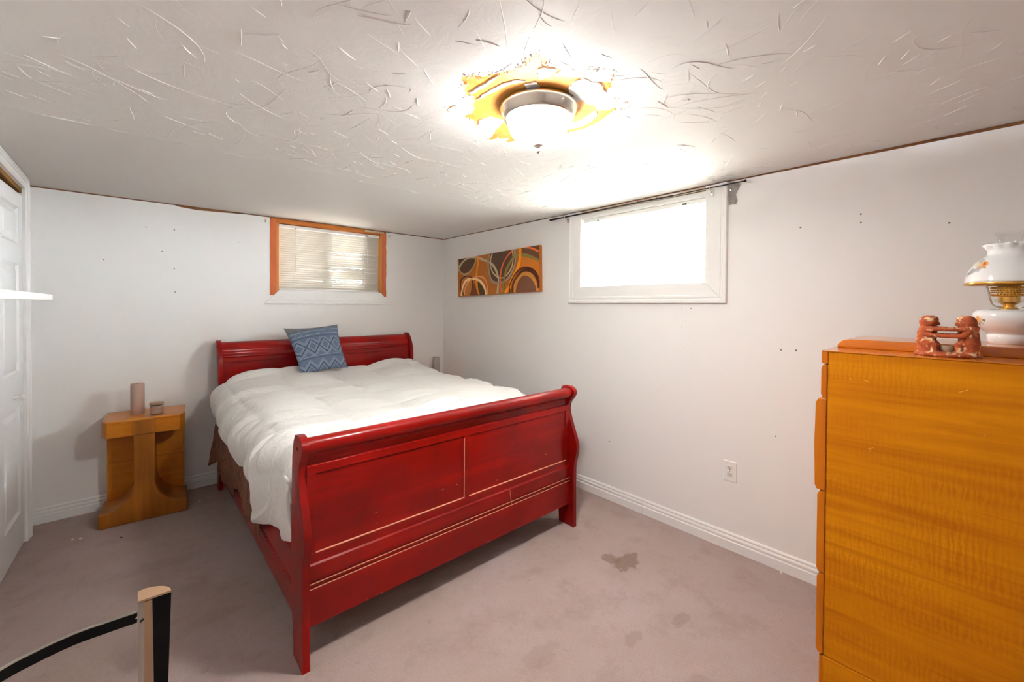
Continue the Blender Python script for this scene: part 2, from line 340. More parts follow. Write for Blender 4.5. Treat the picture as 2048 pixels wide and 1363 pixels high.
# carpet: worn mauve-grey pile with brown spills
m, nt, b = base_mat('carpet_pile', lin((146, 130, 128)), 0.95, spec=0.1); g = NT(nt)
c = g.mix(g.ramp(g.noise(1.5, 6, 0.6), [(0.32, (0, 0, 0)), (0.68, (1, 1, 1))]), lin((190, 172, 171)), lin((178, 158, 149)))
c = g.mix(g.math('MULTIPLY', g.ramp(g.noise(4.5, 9, 0.72, 0.1), [(0.5, (0, 0, 0)), (0.68, (1, 1, 1))]), 0.4), c, lin((148, 126, 115)))
c = g.mix(g.math('MULTIPLY', g.ramp(g.noise(21, 8, 0.75, 0.1), [(0.60, (0, 0, 0)), (0.72, (1, 1, 1))]), 0.5), c, lin((130, 108, 97)))
wob = g.math('MULTIPLY', g.math('SUBTRACT', g.noise(18, 6, 0.65), 0.5), 2.2)
for (px, py, ra, rb, rot, k) in [(-0.56, -2.70, 0.105, 0.07, 0.5, 0.8), (-0.60, -2.63, 0.05, 0.05, 0, 0.7), (-0.74, -3.10, 0.07, 0.03, 0.8, 0.28), (-1.35, -2.82, 0.10, 0.05, 0.2, 0.18),
                                 (-1.00, -3.02, 0.06, 0.03, 1.2, 0.28), (-1.05, -3.32, 0.12, 0.07, 0.4, 0.25), (-2.45, -1.05, 0.2, 0.06, 0.7, 0.15), (-1.62, -2.95, 0.08, 0.05, 0, 0.15), (-2.3, -1.7, 0.12, 0.05, 0.3, 0.15)]:
    v = g.mapping((1, 1, 1), (-px, -py, 0))
    v2 = g.mapping((1 / ra, 1 / rb, 1), (0, 0, 0), (0, 0, rot), v)
    d = g.math('ADD', g.dist((0, 0, 0), v2), wob)
    c = g.mix(g.math('MULTIPLY', g.ramp(d, [(0.75, (1, 1, 1)), (1.0, (0, 0, 0))]), k), c, lin((132, 110, 96)))
c = g.mix(g.math('MULTIPLY', g.ramp(g.noise(260, 3, 0.7), [(0.35, (0, 0, 0)), (0.7, (1, 1, 1))]), 0.5), c, lin((132, 114, 110)))
g.L.new(c, b.inputs['Base Color'])
g.bump(g.math('ADD', g.noise(420, 3), g.noise(38, 3)), b, 0.7, 0.004)
M['carpet'] = m
# trowelled ceiling plaster
m, nt, b = base_mat('ceiling_plaster', (0.84, 0.836, 0.828), 0.62, spec=0.3); g = NT(nt)
h = g.math('ADD', g.noise(7, 5, 0.55, 1.2), g.math('MULTIPLY', g.noise(70, 3), 0.12))
grime = g.math('MULTIPLY', g.ramp(g.dist((-0.12, -2.95, 2.13), None, (2.2, 2.0, 1)), [(0.0, (1, 1, 1)), (0.45, (0, 0, 0))]), g.ramp(g.noise(18, 6, 0.7, 1), [(0.45, (0, 0, 0)), (0.65, (1, 1, 1))]))
g.L.new(g.mix(g.math('MULTIPLY', grime, 0.6), (0.84, 0.836, 0.828), (0.32, 0.29, 0.27)), b.inputs['Base Color'])
g.bump(h, b, 0.22, 0.01)
M['plaster'] = m
M['ridge'], _, _ = base_mat('plaster_ridge', (0.84, 0.836, 0.828), 0.5)
# old yellow paint on the board under the plaster
m, nt, b = base_mat('old_yellow_paint', lin((246, 176, 84)), 0.6); g = NT(nt)
c = g.mix(g.ramp(g.noise(9, 6, 0.6, 0.8), [(0.4, (0, 0, 0)), (0.62, (1, 1, 1))]), lin((250, 186, 96)), lin((236, 160, 66)))
c = g.mix(g.math('MULTIPLY', g.ramp(g.noise(34, 6, 0.7, 1.5), [(0.6, (0, 0, 0)), (0.7, (1, 1, 1))]), 0.7), c, lin((226, 206, 178)))
c = g.mix(g.math('MULTIPLY', g.ramp(g.noise(60, 4, 0.7), [(0.68, (0, 0, 0)), (0.74, (1, 1, 1))]), 0.6), c, lin((176, 122, 66)))
g.L.new(c, b.inputs['Base Color']); g.bump(g.noise(40, 4), b, 0.3, 0.002)
M['oldpaint'] = m
M['flake'] = paint('plaster_flake', (0.80, 0.79, 0.775), 0.7, 0.05, 0.5, bscale=55)
M['closet'] = wood('closet_brown_wood', lin((150, 105, 40)), lin((95, 62, 20)), 'y', 0.7, 0)
M['outside_shade'] = paint('outside_dark', (0.24, 0.215, 0.19), 0.9, 0.05)  # dark tone that keeps the daylight behind window 1 low
M['outside_ground'] = paint('outside_ground', (0.62, 0.60, 0.55), 0.9, 0.1)

H = 2.13
XL = -3.036
YB = -5.5
# ------------------------------------------------------------------ floor, ceiling, walls
struct(MB().box(XL - 0.7, 0.12, YB - 0.1, 0.12, -0.06, 0.0).build('floor', M['carpet']), 'mauve grey worn carpet with brown stains')

# ceiling board with the plaster skin over it; the skin is torn away round the lamp
ceil = struct(MB().box(XL - 0.7, 0.15, YB - 0.12, 0.15, H + 0.004, H + 0.07).build('ceiling', M['oldpaint']), 'white trowelled plaster ceiling, torn to yellow round the lamp')
SEAM = -1.53
def jag(p, a):
    return (p[0] + random.uniform(-a, a), p[1] + random.uniform(-a, a))
hole = []
for i, p in enumerate(HOLE):
    q = HOLE[(i + 1) % len(HOLE)]
    for k in range(3):
        hole.append(jag((p[0] + (q[0] - p[0]) * k / 3, p[1] + (q[1] - p[1]) * k / 3), 0.0055))
seam = []
k = 0
x = XL
while x < 0.0:
    seam.append((x, SEAM - 0.03 * max(0, x + 1.1) + random.uniform(-0.006, 0.006)))
    x += random.uniform(0.02, 0.06)
seam.append((0.0, SEAM - 0.035))
outer = [(0.0, YB), (XL, YB)] + seam
mb = MB()
allp = outer + hole
tri = tessellate_polygon([[Vector((p[0], p[1], 0)) for p in outer], [Vector((p[0], p[1], 0)) for p in hole]])
mb.add([(p[0], p[1], H) for p in allp], [tuple(t) for t in tri])
n = len(hole)
mb.add([(p[0], p[1], H) for p in hole] + [(p[0], p[1], H + 0.006) for p in hole], [(i, (i + 1) % n, n + (i + 1) % n, n + i) for i in range(n)])
n = len(seam)
mb.add([(p[0], p[1], H) for p in seam] + [(p[0], p[1], H + 0.006) for p in seam], [(i, i + 1, n + i + 1, n + i) for i in range(n - 1)])
mb.build('plaster_skin', M['plaster'], ceil)
MB().add([(XL, SEAM - 0.06, H + 0.0025), (0, SEAM - 0.06, H + 0.0025), (0, 0.0, H + 0.0025), (XL, 0.0, H + 0.0025)], [(0, 1, 2, 3)]).build('smooth_panel', M['smooth_ceiling'], ceil, label='smooth grey white ceiling panel')
# ragged bead of filler along the seam
mb = MB()
rows = []
for i, (sx, sy) in enumerate(seam):
    w = random.uniform(0.003, 0.012) * (1.6 if random.random() < 0.15 else 1)
    hgt = random.uniform(0.0005, 0.0035)
    rows.append([(sx, sy - w, H + 0.0005), (sx, sy - w * 0.2, H - hgt), (sx, sy + w * 0.7, H + 0.002)])
mb.strip(rows).build('seam_filler', M['ridge'], ceil, smooth=60)
for fpoly in FLAKES:
    pts = []
    for i, p in enumerate(fpoly):
        q = fpoly[(i + 1) % len(fpoly)]
        for k in range(4):
            pts.append(jag((p[0] + (q[0] - p[0]) * k / 4, p[1] + (q[1] - p[1]) * k / 4), 0.0035))
    MB().prism(pts, H + random.uniform(-0.0005, 0.0015), H + 0.005, 'z').build('plaster_flake', M['flake'], ceil)
# small crumbs of plaster hanging round the tear
mb = MB()
for i in range(260):
    p = random.choice(hole); q = jag(p, 0.014)
    r = random.uniform(0.0008, 0.0036); a0 = random.uniform(0, 6)
    mb.prism([(q[0] + r * random.uniform(0.5, 1.3) * math.cos(a0 + t), q[1] + r * random.uniform(0.5, 1.3) * math.sin(a0 + t)) for t in (0, 1.2, 2.5, 3.7, 5.0)], H - random.uniform(0.001, 0.004), H + 0.003, 'z')
o = mb.build('plaster_crumbs', M['flake'], ceil); o['kind'] = 'stuff'
# trowel ridges
mb = MB()
def in_hole(x, y):
    c_ = False; j = len(HOLE) - 1
    for i in range(len(HOLE)):
        if (HOLE[i][1] > y) != (HOLE[j][1] > y) and x < (HOLE[j][0] - HOLE[i][0]) * (y - HOLE[i][1]) / (HOLE[j][1] - HOLE[i][1]) + HOLE[i][0]:
            c_ = not c_
        j = i
    return c_
for i in range(1250):
    x = random.uniform(XL + 0.03, -0.03); y = random.uniform(YB + 0.5, SEAM - 0.09)
    a = random.gauss(0.55, 0.75) + (math.pi if random.random() < 0.5 else 0)
    L = random.choice([0.03, 0.05, 0.08, 0.10, 0.14, 0.20, 0.27]) * random.uniform(0.7, 1.2)
    curv = random.gauss(0, 3.4); dcurv = random.gauss(0, 16)
    nseg = 10; st = L / nseg; rows = []
    hmax = random.uniform(0.0006, 0.0018) * (1.5 if L < 0.09 else 1); w = random.uniform(0.0011, 0.0022)
    ok = True
    for k in range(nseg + 1):
        t = k / nseg
        env = (math.sin(math.pi * min(1, t * 1.15)) ** 0.5 if t < 0.85 else max(0, (1 - t) / 0.15) ** 0.5) if True else 1
        env = max(0.03, env)
        nx, ny = -math.sin(a), math.cos(a)
        if in_hole(x, y) or not (XL + 0.01 < x < -0.01) or y > SEAM - 0.04:
            ok = False; break
        ww = w * (0.4 + 0.6 * env)
        rows.append([(x - nx * ww, y - ny * ww, H + 0.0002), (x + nx * ww * 0.3, y + ny * ww * 0.3, H - hmax * env), (x + nx * ww * 1.6, y + ny * ww * 1.6, H + 0.0002)])
        x += math.cos(a) * st; y += math.sin(a) * st
        a += curv * st + dcurv * st * (t - 0.5)
    if ok or len(rows) > 3:
        mb.strip(rows)
o = mb.build('plaster_ridges', M['ridge'], ceil, smooth=70); o['kind'] = 'stuff'

T = 0.14
WT = 2.125
# back wall, with the opening of window 1
wx0, wx1, wz0, wz1 = -1.709, -0.680, 1.484, 2.118
mb = MB()
mb.box(XL - T, wx0, 0, T, 0, WT).box(wx1, T, 0, T, 0, WT).box(wx0, wx1, 0, T, 0, wz0)
wall_back = struct(mb.build('wall_back', M['wall']))
# right wall, with the opening of window 2; its top edge drops away towards the doorway end
vy0, vy1, vz0 = -2.885, -1.920, 1.540
mb = MB()
mb.prism([(0, 0), (0, WT), (vy1, WT), (vy1, 0)], 0, T, 'x')
mb.box(0, T, vy0, vy1, 0, vz0)
mb.prism([(vy0, 0), (vy0, WT), (-3.0, WT - 0.001), (-3.5, WT - 0.006), (YB, WT - 0.016), (YB, 0)], 0, T, 'x')
wall_right = struct(mb.build('wall_right', M['wall']))
# left wall, with the closet opening
dy0, dy1, dzt = -1.262, -0.252, 2.062
mb = MB()
mb.box(XL - T, XL, dy1, 0, 0, WT).box(XL - T, XL, YB, dy0, 0, WT).box(XL - T, XL, dy0, dy1, dzt, WT)
wall_left = struct(mb.build('wall_left', M['wall']))
struct(MB().box(XL - T, 0.0, YB - T, YB, 0, WT).build('wall_rear', M['wall']))
# closet box behind the folding door
mb = MB()
mb.box(XL - 0.7, XL - 0.66, dy0 - 0.1, dy1 + 0.1, 0, H).box(XL - 0.66, XL - T, dy0 - 0.12, dy0 - 0.1, 0, H).box(XL - 0.66, XL - T, dy1 + 0.1, dy1 + 0.12, 0, H)
struct(mb.build('wall_closet', M['closet']))
# open joint between wall sheets and ceiling, backed by brown board
struct(MB().box(XL, 0.0, 0.004, 0.03, WT - 0.02, H + 0.004).build('trim_1', M['raw_brown']))
struct(MB().box(0.004, 0.03, YB, 0.0, WT - 0.03, H + 0.004).build('trim_2', M['raw_brown']))
struct(MB().box(XL - 0.03, XL - 0.004, dy1, 0.0, WT - 0.02, H + 0.004).build('trim_3', M['raw_brown']))
# split of bare brown paper where the back wall sheet is torn at the top
MB().prism([(-2.335, 2.126), (-2.30, 2.117), (-2.20, 2.110), (-2.05, 2.116), (-1.86, 2.126)], -0.0012, 0.002, 'y').build('torn_paper', M['raw_brown'], wall_back)
# faint vertical sheet joint behind the bed
MB().box(-0.822, -0.819, -0.0006, 0.001, 0.9, 1.40).build('sheet_joint', M['smooth_ceiling'], wall_back)
# nail holes
def dot(parent, pos, axis, r):
    pr = []
    for k in range(7):
        a = k * 2 * math.pi / 7
        pr.append((r * math.cos(a) * random.uniform(0.7, 1.2), r * math.sin(a) * random.uniform(0.7, 1.2)))
    if axis == 'y':
        MB().prism([(pos[0] + u, pos[1] + v) for u, v in pr], -0.0006, 0.001, 'y').build('nail_hole', M['nail'], parent)
    else:
        MB().prism([(pos[0] + u, pos[1] + v) for u, v in pr], -0.0006, 0.001, 'x').build('nail_hole', M['nail'], parent)
M['nail'], _, _ = base_mat('nail_hole_dark', (0.12, 0.11, 0.10), 0.8)
for p in [(-2.708, 1.696), (-2.404, 1.78), (-2.334, 1.944), (-2.335, 1.657), (-2.331, 1.486), (-2.491, 1.944), (-1.933, 1.895), (-0.61, 1.46)]:
    dot(wall_back, p, 'y', 0.004)
for p in [(-3.599, 1.844), (-3.599, 1.804), (-3.89, 1.762), (-3.277, 1.174), (-3.345, 1.177), (-3.257, 0.707), (-3.357, 1.813), (-2.788, 1.391), (-2.2, 0.42), (-0.42, 1.25)]:
    dot(wall_right, p, 'x', 0.004)

# baseboards: profile (out, z)
BP = [(0.0, 0.0), (0.017, 0.0), (0.017, 0.050), (0.011, 0.054), (0.0105, 0.058), (0.0135, 0.063), (0.0130, 0.073), (0.0075, 0.079), (0.0075, 0.084), (0.0095, 0.087), (0.008, 0.094), (0.003, 0.0985), (0.0, 0.0985)]
def base_y(name, x, s, ya, yb):
    return struct(MB().prism([(x + s * o_, z_) for o_, z_ in BP], ya, yb, 'y').build(name, M['trim'], smooth=40))
def base_x(name, y, s, xa, xb):
    return struct(MB().prism([(y + s * o_, z_) for o_, z_ in BP], xa, xb, 'x').build(name, M['trim'], smooth=40))
base_x('baseboard_back', 0, -1, XL, -0.001)
base_y('baseboard_right', 0, -1, 0.0, -2.4775)
base_y('baseboard_right', 0, -1, -2.4795, YB)
base_y('baseboard_left', XL, 1, -1.345, YB)

# ------------------------------------------------------------------ casing boards with mitred ends
CP = [(0.0, 0.0), (0.0, 0.011), (0.03, 0.012), (0.60, 0.013), (0.63, 0.017), (0.72, 0.018), (0.74, 0.015), (0.82, 0.016), (0.86, 0.021), (0.97, 0.021), (1.0, 0.016), (1.0, 0.0)]
def casing(name, parent, to3d, i0, i1, o0, o1, mat=None):
    """inner edge i0-i1, outer edge o0-o1 as plane points; to3d(u, v, h)"""
    ra = [to3d(i0[0] + (o0[0] - i0[0]) * t, i0[1] + (o0[1] - i0[1]) * t, h_) for t, h_ in CP]
    rb = [to3d(i1[0] + (o1[0] - i1[0]) * t, i1[1] + (o1[1] - i1[1]) * t, h_) for t, h_ in CP]
    mb_ = MB().strip([ra, rb], False, True)
    n_ = len(CP)
    mb_.f.append(tuple(range(n_))); mb_.f.append(tuple(range(n_, 2 * n_)))
    return mb_.build(name, mat or M['trim'], parent, smooth=30)
backp = lambda u, v, h_: (u, -h_, v)
rightp = lambda u, v, h_: (-h_, u, v)

# ------------------------------------------------------------------ window 1 (back wall)
w1 = struct(bpy.data.objects.new('window_1', None)); COL.objects.link(w1)
def rag(x0, x1, z0, z1, amp, n_=14, side='l'):
    """board face outline with one ragged long edge"""
    pts = []
    for k in range(n_ + 1):
        z = z0 + (z1 - z0) * k / n_
        pts.append(((x0 if side == 'l' else x1) + random.uniform(-amp, amp), z))
    return pts + ([(x1, z1), (x1, z0)] if side == 'l' else [(x0, z1), (x0, z0)])
MB().prism(rag(-1.709, -1.662, 1.478, 2.112, 0.003), -0.004, 0.12, 'y').build('jamb_board', M['raw_wood'], w1, label='rough red brown bare wood jamb')
MB().box(-1.662, -1.643, -0.002, 0.13, 1.50, 2.10).build('jamb_edge', M['raw_edge'], w1)
MB().prism(rag(-0.722, -0.680, 1.478, 2.112, 0.003, side='r'), -0.004, 0.12, 'y').build('jamb_board', M['raw_wood'], w1)
MB().box(-0.738, -0.722, -0.002, 0.13, 1.50, 2.10).build('jamb_edge', M['raw_edge'], w1)
MB().prism([(-1.70, 2.088), (-1.70, 2.122), (-1.2, 2.126), (-0.70, 2.124), (-0.70, 2.088), (-1.0, 2.091), (-1.3, 2.087)], -0.003, 0.12, 'y').build('head_board', M['raw_head'], w1)
MB().prism([(-0.90, 2.105), (-0.895, 2.124), (-0.705, 2.122), (-0.70, 2.108)], -0.005, 0.0, 'y').build('paper_strip', M['tan'], w1)
casing('sill_casing', w1, backp, (-1.642, 1.520), (-0.740, 1.520), (-1.754, 1.403), (-0.630, 1.403))
MB().box(-1.643, -0.738, 0.0, 0.13, 1.50, 1.519).build('sill_board', M['trim'], w1)
# sliding sashes behind the blind
mb = MB()
mb.box(-1.643, -1.60, 0.085, 0.135, 1.519, 2.088).box(-0.87, -0.738, 0.085, 0.135, 1.519, 2.088).box(-1.60, -0.87, 0.085, 0.135, 1.519, 1.55).box(-1.60, -0.87, 0.085, 0.135, 2.05, 2.088)
mb.build('window_frame', M['trim'], w1)
MB().box(-1.245, -1.185, 0.08, 0.12, 1.55, 2.05).build('meeting_stile', M['trim'], w1)
MB().box(-1.60, -1.215, 0.108, 0.112, 1.55, 2.05).build('pane', M['pane'], w1)
MB().box(-1.215, -0.87, 0.098, 0.102, 1.55, 2.05).build('pane', M['pane'], w1)
MB().box(-1.06, -0.87, 0.118, 0.135, 1.685, 1.735).build('lock_rail', M['trim'], w1)

# ------------------------------------------------------------------ window 2 (right wall)
w2 = struct(bpy.data.objects.new('window_2', None)); COL.objects.link(w2)
casing('side_casing', w2, rightp, (-1.930, 1.548), (-1.930, 2.122), (-1.812, 1.422), (-1.812, 2.122))
casing('side_casing', w2, rightp, (-2.875, 1.548), (-2.875, 2.122), (-3.000, 1.422), (-3.000, 2.122))
casing('sill_casing', w2, rightp, (-1.931, 1.547), (-2.874, 1.547), (-1.813, 1.4215), (-2.999, 1.4215))
mb = MB().box(0.0, 0.16, -1.932, -1.920, 1.536, 2.12).box(0.0, 0.16, -2.885, -2.873, 1.536, 2.12).box(0.0, 0.16, -2.885, -1.920, 1.536, 1.548)
mb.build('reveal', M['trim'], w2)
MB().prism([(-1.932, 2.094), (-1.932, 2.124), (-2.873, 2.124), (-2.873, 2.104), (-2.5, 2.099), (-2.2, 2.096)], -0.001, 0.16, 'x').build('head_board', M['tan'], w2, label='bare tan board above the window')
MB().prism([(-2.56, 2.100), (-2.60, 2.114), (-2.72, 2.121), (-2.70, 2.112), (-2.64, 2.106)], -0.003, 0.0, 'x').build('plaster_smear', M['flake'], w2)
MB().box(-0.004, 0.16, -2.873, -1.932, 2.064, 2.0965).build('head_trim', M['trim'], w2)
MB().box(-0.0055, 0.0, -2.873, -1.932, 2.0775, 2.0795).build('head_trim_joint', M['smooth_ceiling'], w2)
mb = MB()
mb.box(0.10, 0.15, -1.972, -1.932, 1.548, 2.068).box(0.10, 0.15, -2.873, -2.833, 1.548, 2.068).box(0.10, 0.15, -2.833, -1.972, 1.548, 1.585).box(0.10, 0.15, -2.833, -1.972, 2.03, 2.068).box(0.10, 0.14, -2.42, -2.38, 1.585, 2.03)
mb.build('window_frame', M['trim'], w2)
MB().box(0.118, 0.122, -2.833, -1.972, 1.585, 2.03).build('pane', M['pane'], w2)

# ------------------------------------------------------------------ ground outside both windows
struct(MB().box(0.18, 9, -9, 9, 1.25, 1.30).build('ground_outside', M['outside_ground']))
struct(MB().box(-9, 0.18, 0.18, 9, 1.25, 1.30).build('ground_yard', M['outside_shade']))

struct(MB().box(-9, -0.92, 0.85, 0.95, 1.2, 3.2).build('added_shade_wall', M['outside_shade']))  # wall added outside to hold daylight off the window 1 blind
struct(MB().box(-3.4, 0.1, 0.14, 1.0, 2.45, 2.55).build('added_shade_slab', M['outside_shade']))  # overhang added outside to shade window 1 from the sky

# ------------------------------------------------------------------ folding closet door with frame (left wall)
d1 = struct(bpy.data.objects.new('door_1', None)); COL.objects.link(d1)
def leaf(ya, yb, xa, xb):
    """six-sided leaf from (xa,ya) to (xb,yb) with three raised panels"""
    L_ = math.hypot(xb - xa, yb - ya); t_ = 0.03
    dxy = Vector((xb - xa, yb - ya, 0)) / L_; nn = Vector((-dxy.y, dxy.x, 0))
    if nn.x < 0: nn = -nn
    def P(u, z, h_):
        q = Vector((xa, ya, 0)) + dxy * u + nn * h_; return (q.x, q.y, z)
    mbx = MB()
    z0, z1 = 0.012, 2.018
    holes = [(0.21, 0.817), (1.01, 1.62), (1.73, 1.935)]
    u0, u1 = 0.085, L_ - 0.085
    def bx(ua, ub, za, zb, ha, hb, m_):
        v = [P(u, z, h_) for u in (ua, ub) for h_ in (ha, hb) for z in (za, zb)]
        m_.add(v, [(0, 1, 3, 2), (4, 6, 7, 5), (0, 4, 5, 1), (2, 3, 7, 6), (0, 2, 6, 4), (1, 5, 7, 3)])
    bx(0, u0, z0, z1, -t_, 0, mbx); bx(u1, L_, z0, z1, -t_, 0, mbx)
    zz = [z0] + [z for h2 in holes for z in h2] + [z1]
    for k in range(0, len(zz), 2):
        bx(u0, u1, zz[k], zz[k + 1], -t_, 0, mbx)
    lo = mbx.build('door_leaf', M['door'], d1)
    for (za, zb) in holes:
        pm = MB(); rows = []
        for (ins, h_) in [(0, -0.001), (0.012, -0.011), (0.022, -0.011), (0.05, -0.002)]:
            rows.append([P(u0 + ins, za + ins, h_), P(u1 - ins, za + ins, h_), P(u1 - ins, zb - ins, h_), P(u0 + ins, zb - ins, h_)])
        pm.strip(rows, False, True); pm.f.append((12, 13, 14, 15))
        bx(u0, u1, za, zb, -t_, -0.012, pm)
        pm.build('door_panel', M['door'], lo)
    return lo, P
lf, P1 = leaf(-0.256, -0.757, XL - 0.002, XL - 0.018)
leaf(-0.760, -1.258, XL - 0.018, XL - 0.002)
# white turned knob
kb = Vector(P1(0.21, 0.885, 0)); mb = MB()
prof = [(0.0, 0.042), (0.010, 0.041), (0.0165, 0.035), (0.0165, 0.028), (0.010, 0.022), (0.006, 0.016), (0.007, 0.006), (0.013, 0.002), (0.013, 0.0)]
mb.strip([[(kb.x + z_, kb.y + r_ * math.cos(a * math.pi / 8), kb.z + r_ * math.sin(a * math.pi / 8)) for a in range(16)] for r_, z_ in prof], False, True)
mb.build('door_knob', M['wplastic'], lf, smooth=60)
leftp = lambda u, v, h_: (XL + h_, u, v)
casing('door_casing', d1, leftp, (-0.250, 0.0), (-0.250, 2.064), (-0.185, 0.0), (-0.185, 2.122))
casing('door_casing', d1, leftp, (-1.264, 0.0), (-1.264, 2.064), (-1.330, 0.0), (-1.330, 2.122))
casing('head_casing', d1, leftp, (-0.250, 2.064), (-1.264, 2.064), (-0.185, 2.128), (-1.330, 2.128))
MB().box(XL - 0.12, XL - 0.052, -1.262, -0.252, 1.96, 2.0615).build('track_board', M['closet'], d1)
MB().box(XL - 0.052, XL - 0.003, -1.262, -0.252, 2.036, 2.0615).build('track_cover', M['closet'], d1)
# ------------------------------------------------------------------ mini blinds
def blind(name, label, L_, top, bottom, spacing, tilt, slat_mat, cord_drop, wand_len, sag=0.0):
    """local frame: x along the window, y towards the room is negative, z up (origin at sill, left end)"""
    t = thing(name, label, 'blind')
    MB().box(0, L_, -0.014, 0.014, top - 0.026, top).build('headrail', M['wplastic'], t, bevel=0.002)
    rows = []
    for k in range(5):
        a = -0.0125 + 0.025 * k / 4
        rows.append([(0.004, a * math.cos(tilt), -a * math.sin(tilt) + 0.0030 * (1 - (a / 0.0125) ** 2)), (L_ - 0.004, a * math.cos(tilt), -a * math.sin(tilt) + 0.0030 * (1 - (a / 0.0125) ** 2))])
    s0 = MB().strip(rows).build('slat', slat_mat, t, smooth=60)
    z = top - 0.04; first = True
    while z > bottom + 0.022:
        s_ = s0 if first else s0.copy()
        if not first: COL.objects.link(s_); s_.parent = t
        s_.location = (0, 0, z); s_.rotation_euler = (0, random.gauss(0, 0.0012), 0)
        first = False
        z -= spacing
    MB().box(0.002, L_ - 0.002, -0.012, 0.012, bottom, bottom + 0.010).build('bottom_rail', M['wplastic'], t, bevel=0.002)
    for fx in (0.14, 0.5, 0.83):
        MB().tube([(L_ * fx, -0.0135, top - 0.026), (L_ * fx, -0.0135, bottom + 0.005)], 0.0006, 5).build('ladder_cord', M['wplastic'], t)
    if wand_len:
        MB().tube([(L_ * 0.145, -0.022, top - 0.03), (L_ * 0.143, -0.024, top - 0.03 - wand_len)], 0.0035, 6).build('tilt_wand', M['wplastic'], t)
    MB().box(L_ * 0.143, L_ * 0.149, -0.024, -0.012, top - 0.03, top - 0.02).build('wand_hook', M['black'], t)
    MB().box(L_ * 0.84, L_ * 0.868, -0.0165, -0.013, top - 0.022, top - 0.012).build('cord_lock', M['blackmetal'], t)
    px = L_ * 0.852
    if cord_drop > 0:
        for dx in (-0.005, 0.005):
            MB().tube([(px + dx, -0.02, top - 0.02), (px + dx * 0.7, -0.034, bottom - 0.03), (px + dx * 0.4, -0.030, bottom - cord_drop * 0.62), (px, -0.030, bottom - cord_drop * 0.66)], 0.0011, 6).build('pull_cord', M['wplastic'], t)
    else:
        MB().tube([(px, -0.02, top - 0.02), (px + 0.02, -0.022, bottom + 0.002)], 0.0011, 6).build('pull_cord', M['wplastic'], t)
    return t
b1 = blind('window_blind', 'closed beige mini blind framed by bare orange wood jambs', 0.895, 2.084, 1.522, 0.0192, math.radians(47), M['slat_beige'], 0, 0.37)
b1.location = (-1.638, 0.03, 0)
b2 = blind('window_blind', 'white mini blind glowing with daylight in the white cased window', 0.93, 2.062, 1.552, 0.0195, math.radians(18), M['slat'], 0.42, 0.22)
b2.location = (0.03, -1.938, 0); b2.rotation_euler = (0, 0, -math.pi / 2)
# tassel ends of the long cord
mb = MB().ball((0.792, -0.030, 1.272), (0.004, 0.004, 0.008), 8, 6).tube([(0.792, -0.03, 1.268), (0.792, -0.030, 1.16)], 0.0009, 5).lathe([(0.0, 0.0), (0.006, 0.002), (0.0045, 0.024), (0.001, 0.028)], (0.792, -0.03, 1.135), 10)
mb.tube([(0.792, -0.03, 1.268), (0.800, -0.029, 1.20), (0.806, -0.029, 1.17)], 0.0009, 5).lathe([(0.0, 0.0), (0.005, 0.002), (0.004, 0.018), (0.001, 0.022)], (0.808, -0.029, 1.152), 10)
mb.build('cord_tassel', M['wplastic'], b2, smooth=50)

# ------------------------------------------------------------------ curtain rod with loose rings on the right wall
cr = thing('curtain_rod', 'thin black curtain rod with loose rings above the white cased window', 'curtain rod', (-0.05, -2.38, 2.095))
MB().tube([(0, 0.735, 0.0), (0, -0.30, 0.0), (0, -0.31, 0.001)], 0.0055, 10).build('rod', M['blackmetal'], cr, smooth=50)
MB().tube([(0, -0.31, 0.001), (0, -0.728, 0.003)], 0.0035, 8).build('inner_rod', M['blackmetal'], cr, smooth=50)
MB().tube([(0, -0.722, 0.003), (0, -0.732, 0.003)], 0.008, 10).build('end_cap', M['blackmetal'], cr, smooth=50)
MB().tube([(0, 0.735, 0.0), (0, 0.66, 0.0)], 0.008, 10).build('end_sleeve', M['blackmetal'], cr, smooth=50)
for yy, r in ((0.385, 0.013), (0.12, 0.011), (-0.118, 0.009)):
    MB().tube([(0.0, yy + r * math.cos(a * math.pi / 10), 0.0125 + r * math.sin(a * math.pi / 10)) for a in range(20)], 0.0012, 6, True).build('curtain_ring', M['blackmetal'], cr, smooth=60)
for yy in (0.20, 0.02, -0.06, -0.2):
    MB().ball((0, yy, 0.004), (0.004, 0.004, 0.006), 8, 6).build('ring_eyelet', M['blackmetal'], cr, smooth=60)
for yy in (0.575, -0.535):
    MB().tube([(0.032, yy, -0.02), (0.01, yy, -0.014), (-0.004, yy, -0.010), (-0.009, yy, 0.0), (-0.006, yy, 0.006)], 0.003, 8).box(0.028, 0.034, yy - 0.006, yy + 0.006, -0.04, -0.008).build('bracket', M['nickel'], cr, smooth=50)

# crinkled clear plastic film stapled beside the casing
mb = MB(); rows = []
for i in range(16):
    t = i / 15; row = []
    for j in range(9):
        s = j / 8
        yy = -3.004 - s * (0.056 - 0.018 * t + 0.008 * math.sin(9 * t)); zz = 2.122 - t * 0.135 - 0.012 * s * (1 - t)
        row.append((-0.003 - 0.010 * abs(noise.noise(Vector((s * 7, t * 9, 3.1)))) - 0.004 * (j % 2), yy, zz))
    rows.append(row)
mb.strip(rows)
m = glassy('plastic_film', (0.66, 0.63, 0.60), 0.22, 0.12)
M['film'] = m
tag(mb.build('plastic_film', M['film']), 'crumpled clear plastic film stuck on the wall beside the window casing', 'plastic')

